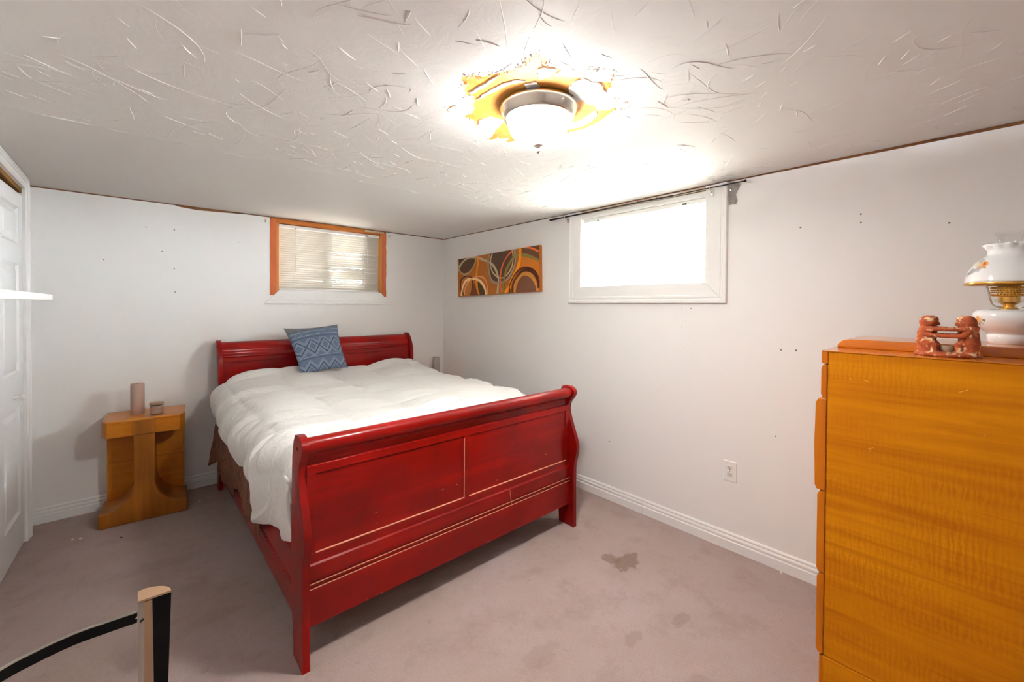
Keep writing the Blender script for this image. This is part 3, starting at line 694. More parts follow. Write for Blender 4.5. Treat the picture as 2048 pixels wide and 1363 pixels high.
# little metal hooks either side of the wooden window
def hook(x, z, s):
    t = thing('curtain_hook', 'small grey metal curtain hook beside the ' + ('left' if s < 0 else 'right') + ' bare wood jamb', 'hook', (x, 0, z), 0, 'curtain hooks beside the wooden window')
    MB().prism([(-0.006, -0.012), (0.006, -0.012), (0.006, 0.010), (-0.006, 0.010)], -0.002, 0.001, 'y').build('plate', M['nickel'], t)
    MB().tube([(0, -0.001, 0.002), (0, -0.018, 0.0), (0.004 * s, -0.026, 0.006), (0.006 * s, -0.022, 0.014)], 0.0026, 8).build('prong', M['nickel'], t, smooth=50)
    return t
hook(-1.742, 2.092, -1)['label'] = 'small metal curtain hook above the nightstand side of the wooden window'
hook(-0.648, 2.088, 1)['label'] = 'small metal curtain hook on the room corner side of the wooden window'

# ------------------------------------------------------------------ duplex outlet
ot = thing('wall_outlet', 'white duplex electrical outlet low on the white wall', 'outlet', (0, -3.030, 0.452))
MB().box(-0.006, 0.001, -0.036, 0.036, -0.058, 0.058).build('cover_plate', M['wplastic'], ot, bevel=0.003)
M['outlet_face'], _, _ = base_mat('outlet_face', (0.72, 0.71, 0.68), 0.4)
for dz in (0.0195, -0.0195):
    pr = []
    for k in range(20):
        a = k * 2 * math.pi / 20; pr.append((0.0172 * math.cos(a), dz + max(-0.0125, min(0.0125, 0.0172 * math.sin(a)))))
    s_ = MB().prism(pr, -0.0085, -0.004, 'x').build('socket', M['outlet_face'], ot)
    for (yy, zz, hy, hz) in ((-0.0062, 0.003, 0.0011, 0.0042), (0.0062, 0.003, 0.0011, 0.0034), (0, -0.006, 0.0022, 0.0022)):
        MB().box(-0.0089, -0.008, yy - hy, yy + hy, dz + zz - hz, dz + zz + hz).build('slot', M['black'], s_)
MB().ball((-0.0065, 0, 0), (0.002, 0.003, 0.003), 10, 6).build('screw', M['nickel'], ot, smooth=60)

# ------------------------------------------------------------------ canvas picture (local x runs along the wall towards the window, z up, y = out of the wall is -)
pic = thing('canvas_picture', 'long abstract canvas picture of brown and orange looping rings', 'picture', (0, -0.330, 1.491))
pic.rotation_euler = (0, -0.02521, -math.pi / 2)
M['canvas_bg'] = paint('canvas_ochre', lin((178, 110, 52)), 0.7, 0.05, 0.3, bscale=300)
cvs = MB().box(0, 1.19, -0.034, -0.002, 0, 0.39).build('canvas', M['canvas_bg'], pic)
for k, (c, poly) in enumerate(PAINT_FILLS):
    mt = paint('canvas_paint', lin(c), 0.7, 0.02, 0.3, bscale=300)
    y = -0.0342 - 0.00025 * (k + 1)
    MB().prism([(p[0], p[1]) for p in bez([(*p, 0) for p in poly + [poly[0]]], 5)[:-1]] and [(max(0.001, min(1.189, p[0])), max(0.001, min(0.389, p[1]))) for p in bez([(*p, 0) for p in poly + [poly[0]]], 5)[:-1]], y, -0.0338, 'y').build('painted_shape', mt, cvs)
for k, (c, w, pts) in enumerate(PAINT_STROKES):
    mt = paint('canvas_paint', lin(c), 0.7, 0.02, 0.3, bscale=300)
    y = -0.0342 - 0.00025 * (k + 10)
    P_ = [Vector((p[0], p[1])) for p in bez([(*p, 0) for p in pts], 7)]
    rows = []
    for i, p in enumerate(P_):
        d = P_[min(i + 1, len(P_) - 1)] - P_[max(i - 1, 0)]
        if d.length < 1e-6: continue
        d.normalize(); nrm = Vector((-d.y, d.x)) * w * 0.5 * (1 + 0.18 * math.sin(i * 0.23 + k))
        cl = lambda q: (max(0.001, min(1.189, q.x)), max(0.001, min(0.389, q.y)))
        a, b_ = cl(p + nrm), cl(p - nrm)
        rows.append([(a[0], -0.034, a[1]), (a[0], y, a[1]), (b_[0], y, b_[1]), (b_[0], -0.034, b_[1])])
    MB().strip(rows).build('painted_ring', mt, cvs)

# ------------------------------------------------------------------ flush ceiling lamp
cl = thing('ceiling_lamp', 'lit flush ceiling lamp with frosted glass bowl and nickel rim', 'lamp', (-1.457, -2.887, H))
MB().lathe([(0.0, 0.004), (0.128, 0.004), (0.138, -0.002), (0.1405, -0.008), (0.1405, -0.014), (0.137, -0.020), (0.136, -0.024), (0.131, -0.034), (0.128, -0.045), (0.122, -0.050), (0.119, -0.050), (0.1175, -0.044), (0.115, -0.040), (0.0, -0.040)], n=64).build('pan', M['nickel'], cl, smooth=35)
MB().lathe([(0.119, -0.0505), (0.1165, -0.053), (0.113, -0.050)], n=64).build('rim_ring', M['brass'], cl, smooth=60)
m, nt, b = base_mat('lit_frosted_glass', (0.95, 0.93, 0.88), 0.3)
b.inputs['Emission Color'].default_value = (1.0, 0.98, 0.94, 1)
b.inputs['Emission Strength'].default_value = LAMP
M['bowl'] = m
prof = []
for k in range(15):
    a = k / 14 * math.pi / 2
    prof.append((0.1135 * math.cos(a) ** 0.8 if k < 14 else 0.0, -0.046 - 0.098 * math.sin(a)))
MB().lathe(prof, n=96, wob=lambda r, z, a: r * (1 + 0.006 * math.cos(48 * a))).build('glass_bowl', M['bowl'], cl, smooth=70)
dl_d = bpy.data.lights.new('ceiling_lamp_bulb', 'AREA')
dl_d.shape = 'DISK'; dl_d.size = 0.18; dl_d.energy = DOWN; dl_d.color = (1.0, 0.98, 0.94)
dl = bpy.data.objects.new('ceiling_lamp_bulb', dl_d); COL.objects.link(dl)
dl.location = (-1.457, -2.887, H - 0.19)
MB().lathe([(0.0, -0.136), (0.016, -0.1375), (0.0235, -0.1395), (0.0235, -0.1415), (0.015, -0.1465), (0.007, -0.150), (0.0045, -0.153), (0.0045, -0.157), (0.0072, -0.160), (0.0078, -0.164), (0.006, -0.168), (0.0025, -0.171), (0.0, -0.172)], n=28).build('finial', M['nickel'], cl, smooth=50)

# ------------------------------------------------------------------ sleigh bed
bed = thing('sleigh_bed', 'glossy red cherry wood sleigh bed with curved headboard and footboard', 'bed', (0, 0, 0))
XA, XB = -2.092, -0.474
foot_front = [(-2.186, 0.889), (-2.215, 0.893), (-2.250, 0.888), (-2.277, 0.868), (-2.280, 0.845), (-2.262, 0.815), (-2.240, 0.785), (-2.233, 0.750), (-2.238, 0.710), (-2.257, 0.655), (-2.283, 0.590), (-2.302, 0.535), (-2.303, 0.49), (-2.293, 0.440), (-2.283, 0.400), (-2.281, 0.330), (-2.282, 0.14)]
foot_back = [(-2.155, 0.10), (-2.136, 0.20), (-2.132, 0.37), (-2.132, 0.51), (-2.139, 0.644), (-2.142, 0.733), (-2.148, 0.803), (-2.163, 0.855)]
prof = [p[:2] for p in bez([(*p, 0) for p in foot_front], 4)] + [(-2.283, 0.0), (-2.160, 0.0), (-2.157, 0.06)] + [p[:2] for p in bez([(*p, 0) for p in foot_back + [foot_front[0]]], 4)][:-1]
for x0 in (XA, XB - 0.027):
    post = MB().prism(prof, x0, x0 + 0.027, 'x').build('foot_post', M['cherry_dark'], bed, bevel=0.003)
    xo = x0 - 0.0006 if x0 == XA else x0 + 0.0276
    MB().ball((xo, -2.218, 0.842), (0.0025, 0.007, 0.007), 10, 6).build('bolt_cap', M['bolt'], post, smooth=60)
xa, xb = XA + 0.027, XB - 0.027
MB().tube([(xa, -2.232, 0.848), (xb, -2.232, 0.848)], 0.033, 24).build('foot_top_roll', M['cherry'], bed, smooth=50)
# curved back sheet under the roll, swept along x
sec = bez([(-2.232, 0.822, 0), (-2.222, 0.800, 0), (-2.222, 0.775, 0), (-2.230, 0.745, 0)], 5)
rows = [[(x, s_[0], s_[1]) for s_ in sec] + [(x, -2.19, 0.745), (x, -2.19, 0.822)] for x in (xa, xb)]
MB().strip(rows, False, True).build('foot_cove', M['cherry'], bed, smooth=60)
YF = -2.242
for (a, c_, z0, z1) in ((xa, xb, 0.738, 0.772), (xa, xb, 0.385, 0.425), (xa, xa + 0.034, 0.4252, 0.7378), (xb - 0.034, xb, 0.4252, 0.7378), (-1.318, -1.287, 0.4252, 0.7378)):
    MB().box(a, c_, YF, -2.205, z0, z1).build('foot_rail' if c_ - a > 1 else 'foot_stile', M['cherry'], bed, bevel=0.0015)
for (a, c_) in ((xa + 0.034, -1.318), (-1.287, xb - 0.034)):
    MB().box(a, c_, YF + 0.006, -2.21, 0.425, 0.738).build('foot_panel', M['cherry'], bed)
    MB().box(a, c_, YF - 0.0008, YF + 0.006, 0.4235, 0.4265).build('worn_edge', M['worn'], bed)
MB().box(-1.3185, -1.3165, YF - 0.0008, YF + 0.004, 0.427, 0.73).build('worn_edge', M['worn'], bed)
low = MB()
low.prism([(YF - 0.006, 0.142), (YF - 0.006, 0.288), (YF - 0.001, 0.291), (YF - 0.001, 0.296), (YF - 0.006, 0.299), (YF - 0.006, 0.308), (YF - 0.001, 0.311), (YF - 0.001, 0.316), (YF - 0.006, 0.319), (YF - 0.006, 0.380), (YF, 0.386), (-2.205, 0.386), (-2.205, 0.142)], xa, xb, 'x')
low.build('foot_lower_rail', M['cherry'], bed, smooth=30)
for z in (0.2885, 0.3085):
    MB().box(xa, xb, YF - 0.0066, YF - 0.004, z - 0.0011, z + 0.0011).build('worn_edge', M['worn'], bed)
# crack and chips in the finish
pts = bez([(-1.012, 0.412, 0), (-1.012, 0.37, 0), (-1.008, 0.34, 0), (-1.000, 0.298, 0)], 5)
MB().strip([[(p[0] - 0.0012, YF - 0.0068, p[1]), (p[0] + 0.0012, YF - 0.0068, p[1])] for p in pts if p[1] < 0.384] ).build('finish_crack', M['worn'], bed)
for i in range(16):
    x = random.uniform(-2.0, -0.6); z = random.choice([0.1425, 0.1425, 0.1425, 0.2, 0.45, 0.5])
    w = random.uniform(0.002, 0.006)
    MB().prism([(x - w, z), (x + w * random.uniform(0.3, 1), z - 0.0004), (x + w * 0.4, z + random.uniform(0.002, 0.005)), (x - w * 0.5, z + 0.002)], (YF - 0.0066) if z < 0.3 else (YF + 0.0055), (YF - 0.004) if z < 0.3 else YF + 0.008, 'y').build('finish_chip', M['worn'], bed)
# side rails
for s_, x0 in ((1, XA + 0.004), (-1, XB - 0.004)):
    mb = MB()
    mb.prism([(x0, 0.155), (x0, 0.262), (x0 + s_ * 0.004, 0.264), (x0 + s_ * 0.004, 0.268), (x0, 0.270), (x0, 0.277), (x0 + s_ * 0.004, 0.279), (x0 + s_ * 0.004, 0.283), (x0, 0.285), (x0, 0.40), (x0 + s_ * 0.025, 0.40), (x0 + s_ * 0.025, 0.155)], -2.14, -0.15, 'y')
    mb.build('side_rail', M['cherry_dark'], bed, smooth=30)
# headboard
hp = [(-0.185, 0.0), (-0.185, 0.5), (-0.188, 0.85), (-0.186, 0.94), (-0.172, 1.0), (-0.152, 1.045), (-0.125, 1.085), (-0.095, 1.112), (-0.065, 1.120), (-0.040, 1.108), (-0.034, 1.085), (-0.048, 1.055), (-0.075, 1.02), (-0.100, 0.96), (-0.110, 0.85), (-0.110, 0.5), (-0.110, 0.0)]
prof = [p[:2] for p in bez([(*p, 0) for p in hp], 4)]
for x0 in (XA, XB - 0.030):
    post = MB().prism(prof, x0, x0 + 0.030, 'x').build('head_post', M['cherry_dark'], bed, bevel=0.003)
    xo = x0 - 0.0006 if x0 == XA else x0 + 0.0306
    MB().ball((xo, -0.088, 1.075), (0.0025, 0.006, 0.006), 10, 6).build('bolt_cap', M['bolt'], post, smooth=60)
ha, hb = XA + 0.030, XB - 0.030
sec = bez([(-0.150, 0.985, 0), (-0.157, 0.998, 0), (-0.147, 1.012, 0), (-0.140, 1.022, 0), (-0.138, 1.045, 0), (-0.122, 1.075, 0), (-0.095, 1.098, 0), (-0.065, 1.105, 0), (-0.048, 1.096, 0)], 4)
rows = [[(x, s_[0], s_[1]) for s_ in sec] + [(x, -0.07, 1.04), (x, -0.11, 0.985)] for x in (ha, hb)]
MB().strip(rows, False, True).build('head_roll', M['cherry_head'], bed, smooth=60)
MB().box(ha, hb, -0.146, -0.115, 0.30, 0.99).build('head_panel', M['cherry_head'], bed)
for (a, c_, z0, z1) in ((ha, hb, 0.952, 0.99), (ha, ha + 0.055, 0.35, 0.9518), (hb - 0.055, hb, 0.35, 0.9518)):
    MB().box(a, c_, -0.152, -0.14, z0, z1).build('head_rail' if c_ - a > 1 else 'head_stile', M['cherry_head'], bed, bevel=0.002)

# box spring and mattress under the covers
M['ticking'], _, _ = base_mat('mattress_ticking', (0.75, 0.73, 0.70), 0.9)
tag(MB().box(-2.055, -0.51, -2.10, -0.21, 0.30, 0.70).build('mattress', M['ticking'], bevel=0.03, seg=3), 'mattress hidden under the white comforter', 'mattress')

# ------------------------------------------------------------------ brown bed skirt hanging over the side rail
m, nt, b = base_mat('brown_crinkled_cloth', lin((112, 74, 56)), 0.85, spec=0.15); g = NT(nt)
w_ = g.noise(16, 6, 0.7, 2.0, g.mapping((1, 1.6, 0.7)))
g.L.new(g.mix(g.ramp(w_, [(0.36, (0, 0, 0)), (0.64, (1, 1, 1))]), lin((90, 58, 44)), lin((140, 98, 78))), b.inputs['Base Color'])
g.bump(g.math('ADD', w_, g.noise(40, 4)), b, 0.7, 0.008)
M['skirt'] = m
def interp(tab, t):
    for (a, va), (b_, vb) in zip(tab, tab[1:]):
        if a <= t <= b_: return va + (vb - va) * (t - a) / (b_ - a)
    return tab[0][1] if t < tab[0][0] else tab[-1][1]
bot = [(0.15, 0.235), (0.22, 0.215), (0.3, 0.26), (0.45, 0.215), (0.62, 0.185), (0.80, 0.205), (0.93, 0.225), (0.985, 0.225), (1.00, 0.31), (1.10, 0.32), (1.12, 0.275), (1.3, 0.262), (1.42, 0.272), (1.55, 0.262), (1.70, 0.262), (1.80, 0.30), (2.08, 0.33)]
rows = []
for i in range(171):
    yy = 0.15 + i / 170 * 1.52
    zb = interp(bot, yy); row = []
    fold = 0.010 * math.sin(yy * 15 + 1.2 * math.sin(yy * 5)) + 0.006 * math.sin(yy * 37)
    flare = 0.055 * max(0, 1 - abs(yy - 0.21) / 0.13)
    for j in range(23):
        t = j / 22
        z = 0.56 + (zb - 0.56) * t
        nz = noise.noise(Vector((yy * 9, z * 11, 1.7)))
        row.append((XA - 0.006 - 0.012 * t - fold * (0.3 + 0.7 * t) - flare * t ** 1.5 - 0.008 * (nz + 0.5), -yy, z))
    rows.append(row)
sk = MB().strip(rows).build('bed_skirt', M['skirt'], smooth=80)
sm = sk.modifiers.new('thick', 'SOLIDIFY'); sm.thickness = 0.003
tag(sk, 'crinkled brown bed skirt hanging over the side rail', 'bed skirt')

# ------------------------------------------------------------------ white comforter
m, nt, b = base_mat('white_cotton', (0.83, 0.825, 0.81), 0.85, spec=0.2); g = NT(nt)
b.inputs['Sheen Weight'].default_value = 0.15
h = g.math('ADD', g.noise(9, 5, 0.6, 1.0, g.mapping((1, 2.6, 1))), g.math('MULTIPLY', g.noise(34, 4, 0.6, 0.8, g.mapping((1, 2.2, 1))), 0.4))
g.bump(h, b, 0.6, 0.016)
M['cotton'] = m
hemtab = [(0.15, 0.56), (0.40, 0.538), (1.0, 0.533), (1.79, 0.53), (1.85, 0.34), (1.93, 0.355), (1.99, 0.395), (2.03, 0.405), (2.08, 0.385), (2.11, 0.40), (2.18, 0.45)]
shtab = [(0.0, 0.0), (1.78, 0.0), (1.85, 0.23), (1.93, 0.20), (2.0, 0.13), (2.08, 0.03), (2.18, 0.0)]   # corner flap swings towards the head
ztab = [(0.17, 0.825), (0.25, 0.85), (0.45, 0.84), (0.8, 0.825), (1.3, 0.82), (1.8, 0.81), (2.10, 0.80), (2.18, 0.78)]
def fbm(x, y, z, o_=3):
    s_ = 0; a = 1; f = 1
    for _ in range(o_):
        s_ += a * noise.noise(Vector((x * f, y * f, z * f))); a *= 0.5; f *= 2.1
    return s_
NY, NX = 200, 190
rows = []
for i in range(NY + 1):
    yy = 0.175 + (2.165 - 0.175) * i / NY
    zt = interp(ztab, yy); zh = interp(hemtab, yy)
    bul = math.sin(math.pi * min(1, max(0, (yy - 0.1) / 2.2))) ** 0.5
    xl = -2.105 - 0.065 * bul; xr = -0.462 - 0.012 * bul
    rL = 0.15
    zhR = 0.45
    # arc-length of the section
    Lv = max(0.02, zt - rL - zh); La = rL * math.pi / 2; Lt = (xr - rL) - (xl + rL); Lr = zt - rL - zhR
    tot = Lv + La + Lt + La + Lr
    row = []
    for j in range(NX + 1):
        q = j / NX
        s_ = q * tot
        if s_ < Lv:
            t = s_ / Lv; x, z = xl + (0.050 if yy < 1.8 else 0.034) * (1 - t) ** 1.6, zh + s_; nrm = Vector((-1, 0, 0)); side = 1.0
        elif s_ < Lv + La:
            a = (s_ - Lv) / rL; x, z = xl + rL - rL * math.cos(a), zt - rL + rL * math.sin(a); nrm = Vector((-math.cos(a), 0, math.sin(a))); side = math.cos(a)
        elif s_ < Lv + La + Lt:
            x, z = xl + rL + (s_ - Lv - La), zt; nrm = Vector((0, 0, 1)); side = 0
        elif s_ < Lv + 2 * La + Lt:
            a = (s_ - Lv - La - Lt) / rL; x, z = xr - rL + rL * math.sin(a), zt - rL + rL * math.cos(a); nrm = Vector((math.sin(a), 0, math.cos(a))); side = math.sin(a)
        else:
            x, z = xr, zt - rL - (s_ - Lv - 2 * La - Lt); nrm = Vector((1, 0, 0)); side = 1.0
        # puffs of the quilt, wrinkles that run over the side, soft crown
        u = s_
        puff = abs(math.sin(math.pi * (u + 0.05) / 0.36)) ** 0.6 * abs(math.sin(math.pi * (yy + 0.03) / 0.40)) ** 0.6
        d = 0.026 * puff - 0.016
        d += 0.030 * fbm(x * 1.7, yy * 1.9, 0.4, 2) * (1 - 0.5 * side)
        sk_ = yy + 0.28 * (zt - z) * (1 if x < -1.3 else 0)
        d += 0.016 * fbm(u * 1.8, sk_ * 8.0, 2.2, 4) * (0.6 + 0.9 * side)
        rg = 1 - abs(noise.noise(Vector((u * 2.3, sk_ * 6.0, 7.7)))) * 2.2
        d += 0.011 * max(0, rg) ** 3 * (0.5 + 0.8 * side)
        d += 0.016 * side * (math.sin(sk_ * 19 + 1.5 * math.sin(sk_ * 6)) * 0.5)
        if x < -1.3: d += 0.010 * math.exp(-((yy - 1.86) / 0.05) ** 2) * side
        ends = min(1, (yy - 0.175) / 0.10); ende = min(1, (2.165 - yy) / 0.08)
        z2 = z - (0.14 * (1 - ends) ** 2 + 0.12 * (1 - ende) ** 2) * (1 if side < 0.9 else 0.2)
        te = max(0, min(1, (yy - 1.85) / 0.315)); d *= 1 - 0.6 * te * te
        ye = yy - 0.045 * side * te
        if x < -1.3 and z < 0.58:
            ye -= interp(shtab, yy) * ((0.58 - z) / max(0.05, 0.58 - zh)) ** 1.2
        p = Vector((x + 0.03 * side * te * te * (1 if x < -1.3 else -1), -ye, z2)) + nrm * d
        # crest along the headboard
        if yy < 0.6 and side < 0.5:
            p.z += 0.028 * math.exp(-((yy - 0.30) / 0.12) ** 2) * (0.6 + math.sin((x + 2.0) * 5.6) * 0.7)
        row.append(tuple(p))
    rows.append(row)
com = MB().strip(rows).build('comforter', M['cotton'], smooth=180)
sm = com.modifiers.new('thick', 'SOLIDIFY'); sm.thickness = 0.022; sm.offset = -1
sb = com.modifiers.new('soft', 'SUBSURF'); sb.levels = 1; sb.render_levels = 1
tag(com, 'puffy white comforter spread over the bed, hanging over the rail', 'comforter')

# ------------------------------------------------------------------ blue cushion leaning on the headboard
m, nt, b = base_mat('blue_woven_cushion', lin((104, 118, 140)), 0.9, spec=0.1); g = NT(nt)
uv = g.N.new('ShaderNodeUVMap').outputs[0]
X_, Y_, _z = g.xyz(uv)
def tri(v, per, ph=0.0):   # triangle wave 0..1
    a = g.math('FRACT', g.math('ADD', g.math('DIVIDE', v, per), ph))
    return g.math('ABSOLUTE', g.math('SUBTRACT', g.math('MULTIPLY', a, 2.0), 1.0))
def band(v, lo, hi):
    return g.math('MULTIPLY', g.math('GREATER_THAN', v, lo), g.math('LESS_THAN', v, hi))
def near(v, target, w):
    return g.math('LESS_THAN', g.math('ABSOLUTE', g.math('SUBTRACT', v, target)), w)
def mul(a, b_): return g.math('MULTIPLY', a, b_)
def mx(a, b_): return g.math('MAXIMUM', a, b_)
col = g.mix(g.ramp(Y_, [(0.80, (0, 0, 0)), (0.88, (1, 1, 1))]), lin((104, 119, 142)), lin((128, 128, 128)))
col = g.mix(g.math('MULTIPLY', g.noise(180, 2), 0.4), col, lin((82, 94, 116)))
light = lin((178, 188, 202)); dark = lin((66, 78, 100))
# diamond row: |tri(x)| against height
zx = tri(X_, 0.25, 0.1)
dh = g.math('DIVIDE', g.math('SUBTRACT', Y_, 0.47), 0.14)
k1 = g.math('ADD', zx, g.math('ABSOLUTE', dh))
k2 = g.math('SUBTRACT', zx, g.math('ABSOLUTE', dh))
inb = band(Y_, 0.30, 0.64)
dk = mul(inb, near(k1, 1.0, 0.09))
lt = mul(inb, mx(near(k1, 0.78, 0.035), mx(near(k1, 0.62, 0.03), mx(near(k1, 1.22, 0.035), mx(near(k1, 1.40, 0.03), near(k1, 1.58, 0.03))))))
zx2 = g.math('SUBTRACT', g.math('DIVIDE', g.math('SUBTRACT', Y_, 0.03), 0.12), zx)
inb2 = band(Y_, 0.02, 0.22)
dk2 = mul(inb2, near(zx2, 0.0, 0.09))
lt2 = mul(inb2, mx(near(zx2, 0.25, 0.035), mx(near(zx2, 0.42, 0.03), mx(near(zx2, -0.25, 0.03), near(zx2, 0.6, 0.03)))))
lines = mx(near(Y_, 0.25, 0.006), mx(near(Y_, 0.67, 0.006), near(Y_, 0.86, 0.006)))
dots = mul(mx(band(Y_, 0.70, 0.83), 0.0), g.math('GREATER_THAN', g.noise(70, 2), 0.62))
fl_ = mx(near(Y_, 0.715, 0.004), mx(near(Y_, 0.80, 0.004), near(Y_, 0.28, 0.004)))
col = g.mix(mul(mx(lt, mx(lt2, mx(mul(dots, 0.5), fl_))), 0.7), col, light)
col = g.mix(mul(mx(dk, mx(dk2, lines)), 0.75), col, dark)
g.L.new(col, b.inputs['Base Color'])
g.bump(g.math('SUBTRACT', g.math('ADD', g.noise(260, 2), lt), dk), b, 0.4, 0.002)
M['cushion'] = m
UL, UR, LR, LL = Vector((-1.660, -0.215, 1.205)), Vector((-1.240, -0.235, 1.228)), Vector((-1.215, -0.415, 0.868)), Vector((-1.600, -0.475, 0.850))
nrm = (UR - UL).cross(LL - UL).normalized()
if nrm.y > 0: nrm = -nrm
def cush(u, v, side):
    e = 0.055
    uu = u + (0.5 - u) * e * math.sin(math.pi * v) ** 0.8 * 2 * abs(u - 0.5) * 1.4
    vv = v + (0.5 - v) * e * math.sin(math.pi * u) ** 0.8 * 2 * abs(v - 0.5) * 1.4
    p = (LL * (1 - uu) + LR * uu) * (1 - vv) + (UL * (1 - uu) + UR * uu) * vv
    t = (max(0, math.sin(math.pi * u)) * max(0, math.sin(math.pi * v))) ** 0.55 * 0.062
    t += 0.006 * fbm(u * 3, v * 3, 4.0, 2) * math.sin(math.pi * u) * math.sin(math.pi * v)
    return p + nrm * t * side
n_ = 36
mb = MB()
for s_ in (1, -1):
    mb.strip([[tuple(cush(j / n_, i / n_, s_)) for j in range(n_ + 1)] for i in range(n_ + 1)])
cu = mb.build('cushion', M['cushion'], smooth=80)
uvl = cu.data.uv_layers.new(name='UVMap')
inv = []
for v_ in cu.data.vertices:
    p = v_.co - LL
    a, c_ = LR - LL, UL - LL
    # least-squares plane coordinates
    aa, ac, cc = a.dot(a), a.dot(c_), c_.dot(c_); pa, pc = p.dot(a), p.dot(c_)
    det = aa * cc - ac * ac
    inv.append(((pa * cc - pc * ac) / det, (pc * aa - pa * ac) / det))
for lp in cu.data.loops:
    uvl.data[lp.index].uv = inv[lp.vertex_index]
tag(cu, 'square blue grey cushion with diamond pattern leaning on the headboard', 'cushion')
# ------------------------------------------------------------------ nightstands (origin at floor, centre of the back edge; front is -y)
def nightstand(label):
    t = thing('nightstand', label, 'nightstand', group='matching wooden nightstands either side of the bed')
    yf, ybk = -0.362, -0.10
    # front board: wide foot sweeping up into a post; the sweep runs back to the panel
    curve = []
    for k in range(9):
        a = k / 8 * math.pi / 2
        curve.append((0.218 - 0.150 * math.sin(a) - 0.016, 0.088 + 0.165 * (1 - math.cos(a))))
    right = [(0.218, 0.0), (0.218, 0.086)] + curve
    outline = right + [(0.052, 0.27)] + [(-x, z) for x, z in reversed([(0.052, 0.27)] + list(reversed(list(reversed(right)))))]
    foot = [(x, z) for x, z in right] + [(0.051, 0.275), (-0.051, 0.275)] + [(-x, z) for x, z in reversed(right)]
    MB().prism(foot, yf, ybk, 'y').build('base', M['ns_dark'], t, bevel=0.006)
    MB().box(-0.051, 0.051, yf, -0.10, 0.265, 0.558).build('post', M['ns_dark'], t, bevel=0.002)
    MB().box(-0.051, 0.051, yf, -0.10, 0.560, 0.650).build('post_cap', M['ns_dark'], t, bevel=0.002)
    # drawer box with cut corners
    cx = [(-0.207, -0.01), (-0.207, -0.285), (-0.180, -0.333), (0.180, -0.333), (0.207, -0.285), (0.207, -0.01)]
    MB().prism(cx, 0.550, 0.643, 'z').build('drawer_box', M['ns_box'], t, bevel=0.003)
    MB().prism([(x * 1.008, y * 1.008 if y < -0.05 else y) for x, y in cx], 0.643, 0.655, 'z').build('top', M['ns_top'], t, bevel=0.003)
    for s_ in (-1, 1):
        MB().box(min(s_ * 0.053, s_ * 0.176), max(s_ * 0.053, s_ * 0.176), -0.3345, -0.332, 0.563, 0.636).build('drawer_front', M['ns_box'], t)
    MB().box(-0.203, 0.203, -0.10, -0.03, 0.333, 0.552).build('upper_panel', M['ns_box'], t, bevel=0.002)
    MB().box(-0.203, 0.203, -0.10, -0.03, 0.02, 0.329).build('lower_panel', M['ns_box'], t, bevel=0.002)
    MB().box(-0.2, 0.2, -0.095, -0.035, 0.325, 0.337).build('panel_joint', M['ns_box'], t)
    return t
ns1 = nightstand('small art deco wooden nightstand beside the closet door')
ns1.location = (-2.486, -0.022, 0); ns1.rotation_euler = (0, 0, -0.07)
ns2 = copy_tree(ns1); ns2.location = (-0.226, -0.022, 0); ns2.rotation_euler = (0, 0, 0)
ns2['label'] = 'small wooden nightstand hidden behind the bed in the room corner'
# candles
m, nt, b = base_mat('candle_wax', lin((186, 156, 142)), 0.5); b.inputs['Subsurface Weight'].default_value = 0.0
M['wax'] = m
M['wax2'], _, _ = base_mat('grey_candle_wax', lin((176, 168, 164)), 0.5)
def candle(loc, mat, label):
    t = thing('pillar_candle', label, 'candle', loc, 0, 'pillar candles on the nightstands')
    MB().lathe([(0, 0.0), (0.035, 0.0), (0.0365, 0.003), (0.0365, 0.198), (0.034, 0.204), (0.030, 0.203), (0.024, 0.199), (0, 0.198)], n=36).build('wax', mat, t, smooth=45)
    MB().tube([(0, 0, 0.197), (0.001, 0, 0.205), (0.003, 0, 0.210)], 0.0012, 6).build('wick', M['black'], t)
    MB().prism([(-0.006, 0.012), (0.006, 0.012), (0.0, 0.022)], -0.0372, -0.0360, 'y').build('sticker', M['worn'], t)
    return t
candle((-2.542, -0.176, 0.655), M['wax'], 'tall pinkish beige pillar candle beside a small jar candle')
candle((-0.216, -0.20, 0.655), M['wax2'], 'grey pillar candle behind the bed in the room corner')
j = thing('jar_candle', 'small pink candle in a glass jar with a metal lid', 'candle', (-2.446, -0.262, 0.655))
MB().lathe([(0, 0.008), (0.0335, 0.008), (0.0335, 0.058), (0, 0.058)], n=32).build('wax', M['wax'], j, smooth=40)
MB().lathe([(0, 0.0), (0.035, 0.0), (0.037, 0.003), (0.037, 0.068)], n=32).build('glass_jar', M['clear'], j, smooth=40)
MB().lathe([(0, 0.077), (0.036, 0.077), (0.0395, 0.075), (0.0395, 0.067), (0.037, 0.066), (0, 0.067)], n=32).build('lid', M['copper'] if 'copper' in M else M['tan_metal'], j, smooth=40)

# ------------------------------------------------------------------ tall dresser (side panel faces the camera, drawers face the bed)
dr = thing('dresser', 'tall orange curly wood dresser with stepped top', 'dresser', (-0.80, -3.615, 0))
DW, DD, DT = 0.69, 0.50, 1.254     # width (+x), depth (-y), height
MB().box(0.0, DW, -DD, -0.020, 0.205, DT - 0.004).build('side_panels', M['oak'], dr, bevel=0.002)
MB().box(0.003, DW - 0.003, -DD + 0.004, -0.023, 0.198, 0.207).build('base_joint', M['oak'], dr)
MB().box(0.0, DW, -DD, -0.016, 0.0, 0.200).build('plinth', M['oak'], dr, bevel=0.003)
MB().box(-0.001, DW + 0.001, -0.0198, 0.0, DT - 0.045, DT - 0.004).build('top_rail', M['oak_front'], dr, bevel=0.003)
MB().box(-0.002, DW + 0.002, -DD, 0.0, DT - 0.004, DT).build('top', M['oak_top'], dr, bevel=0.0015)
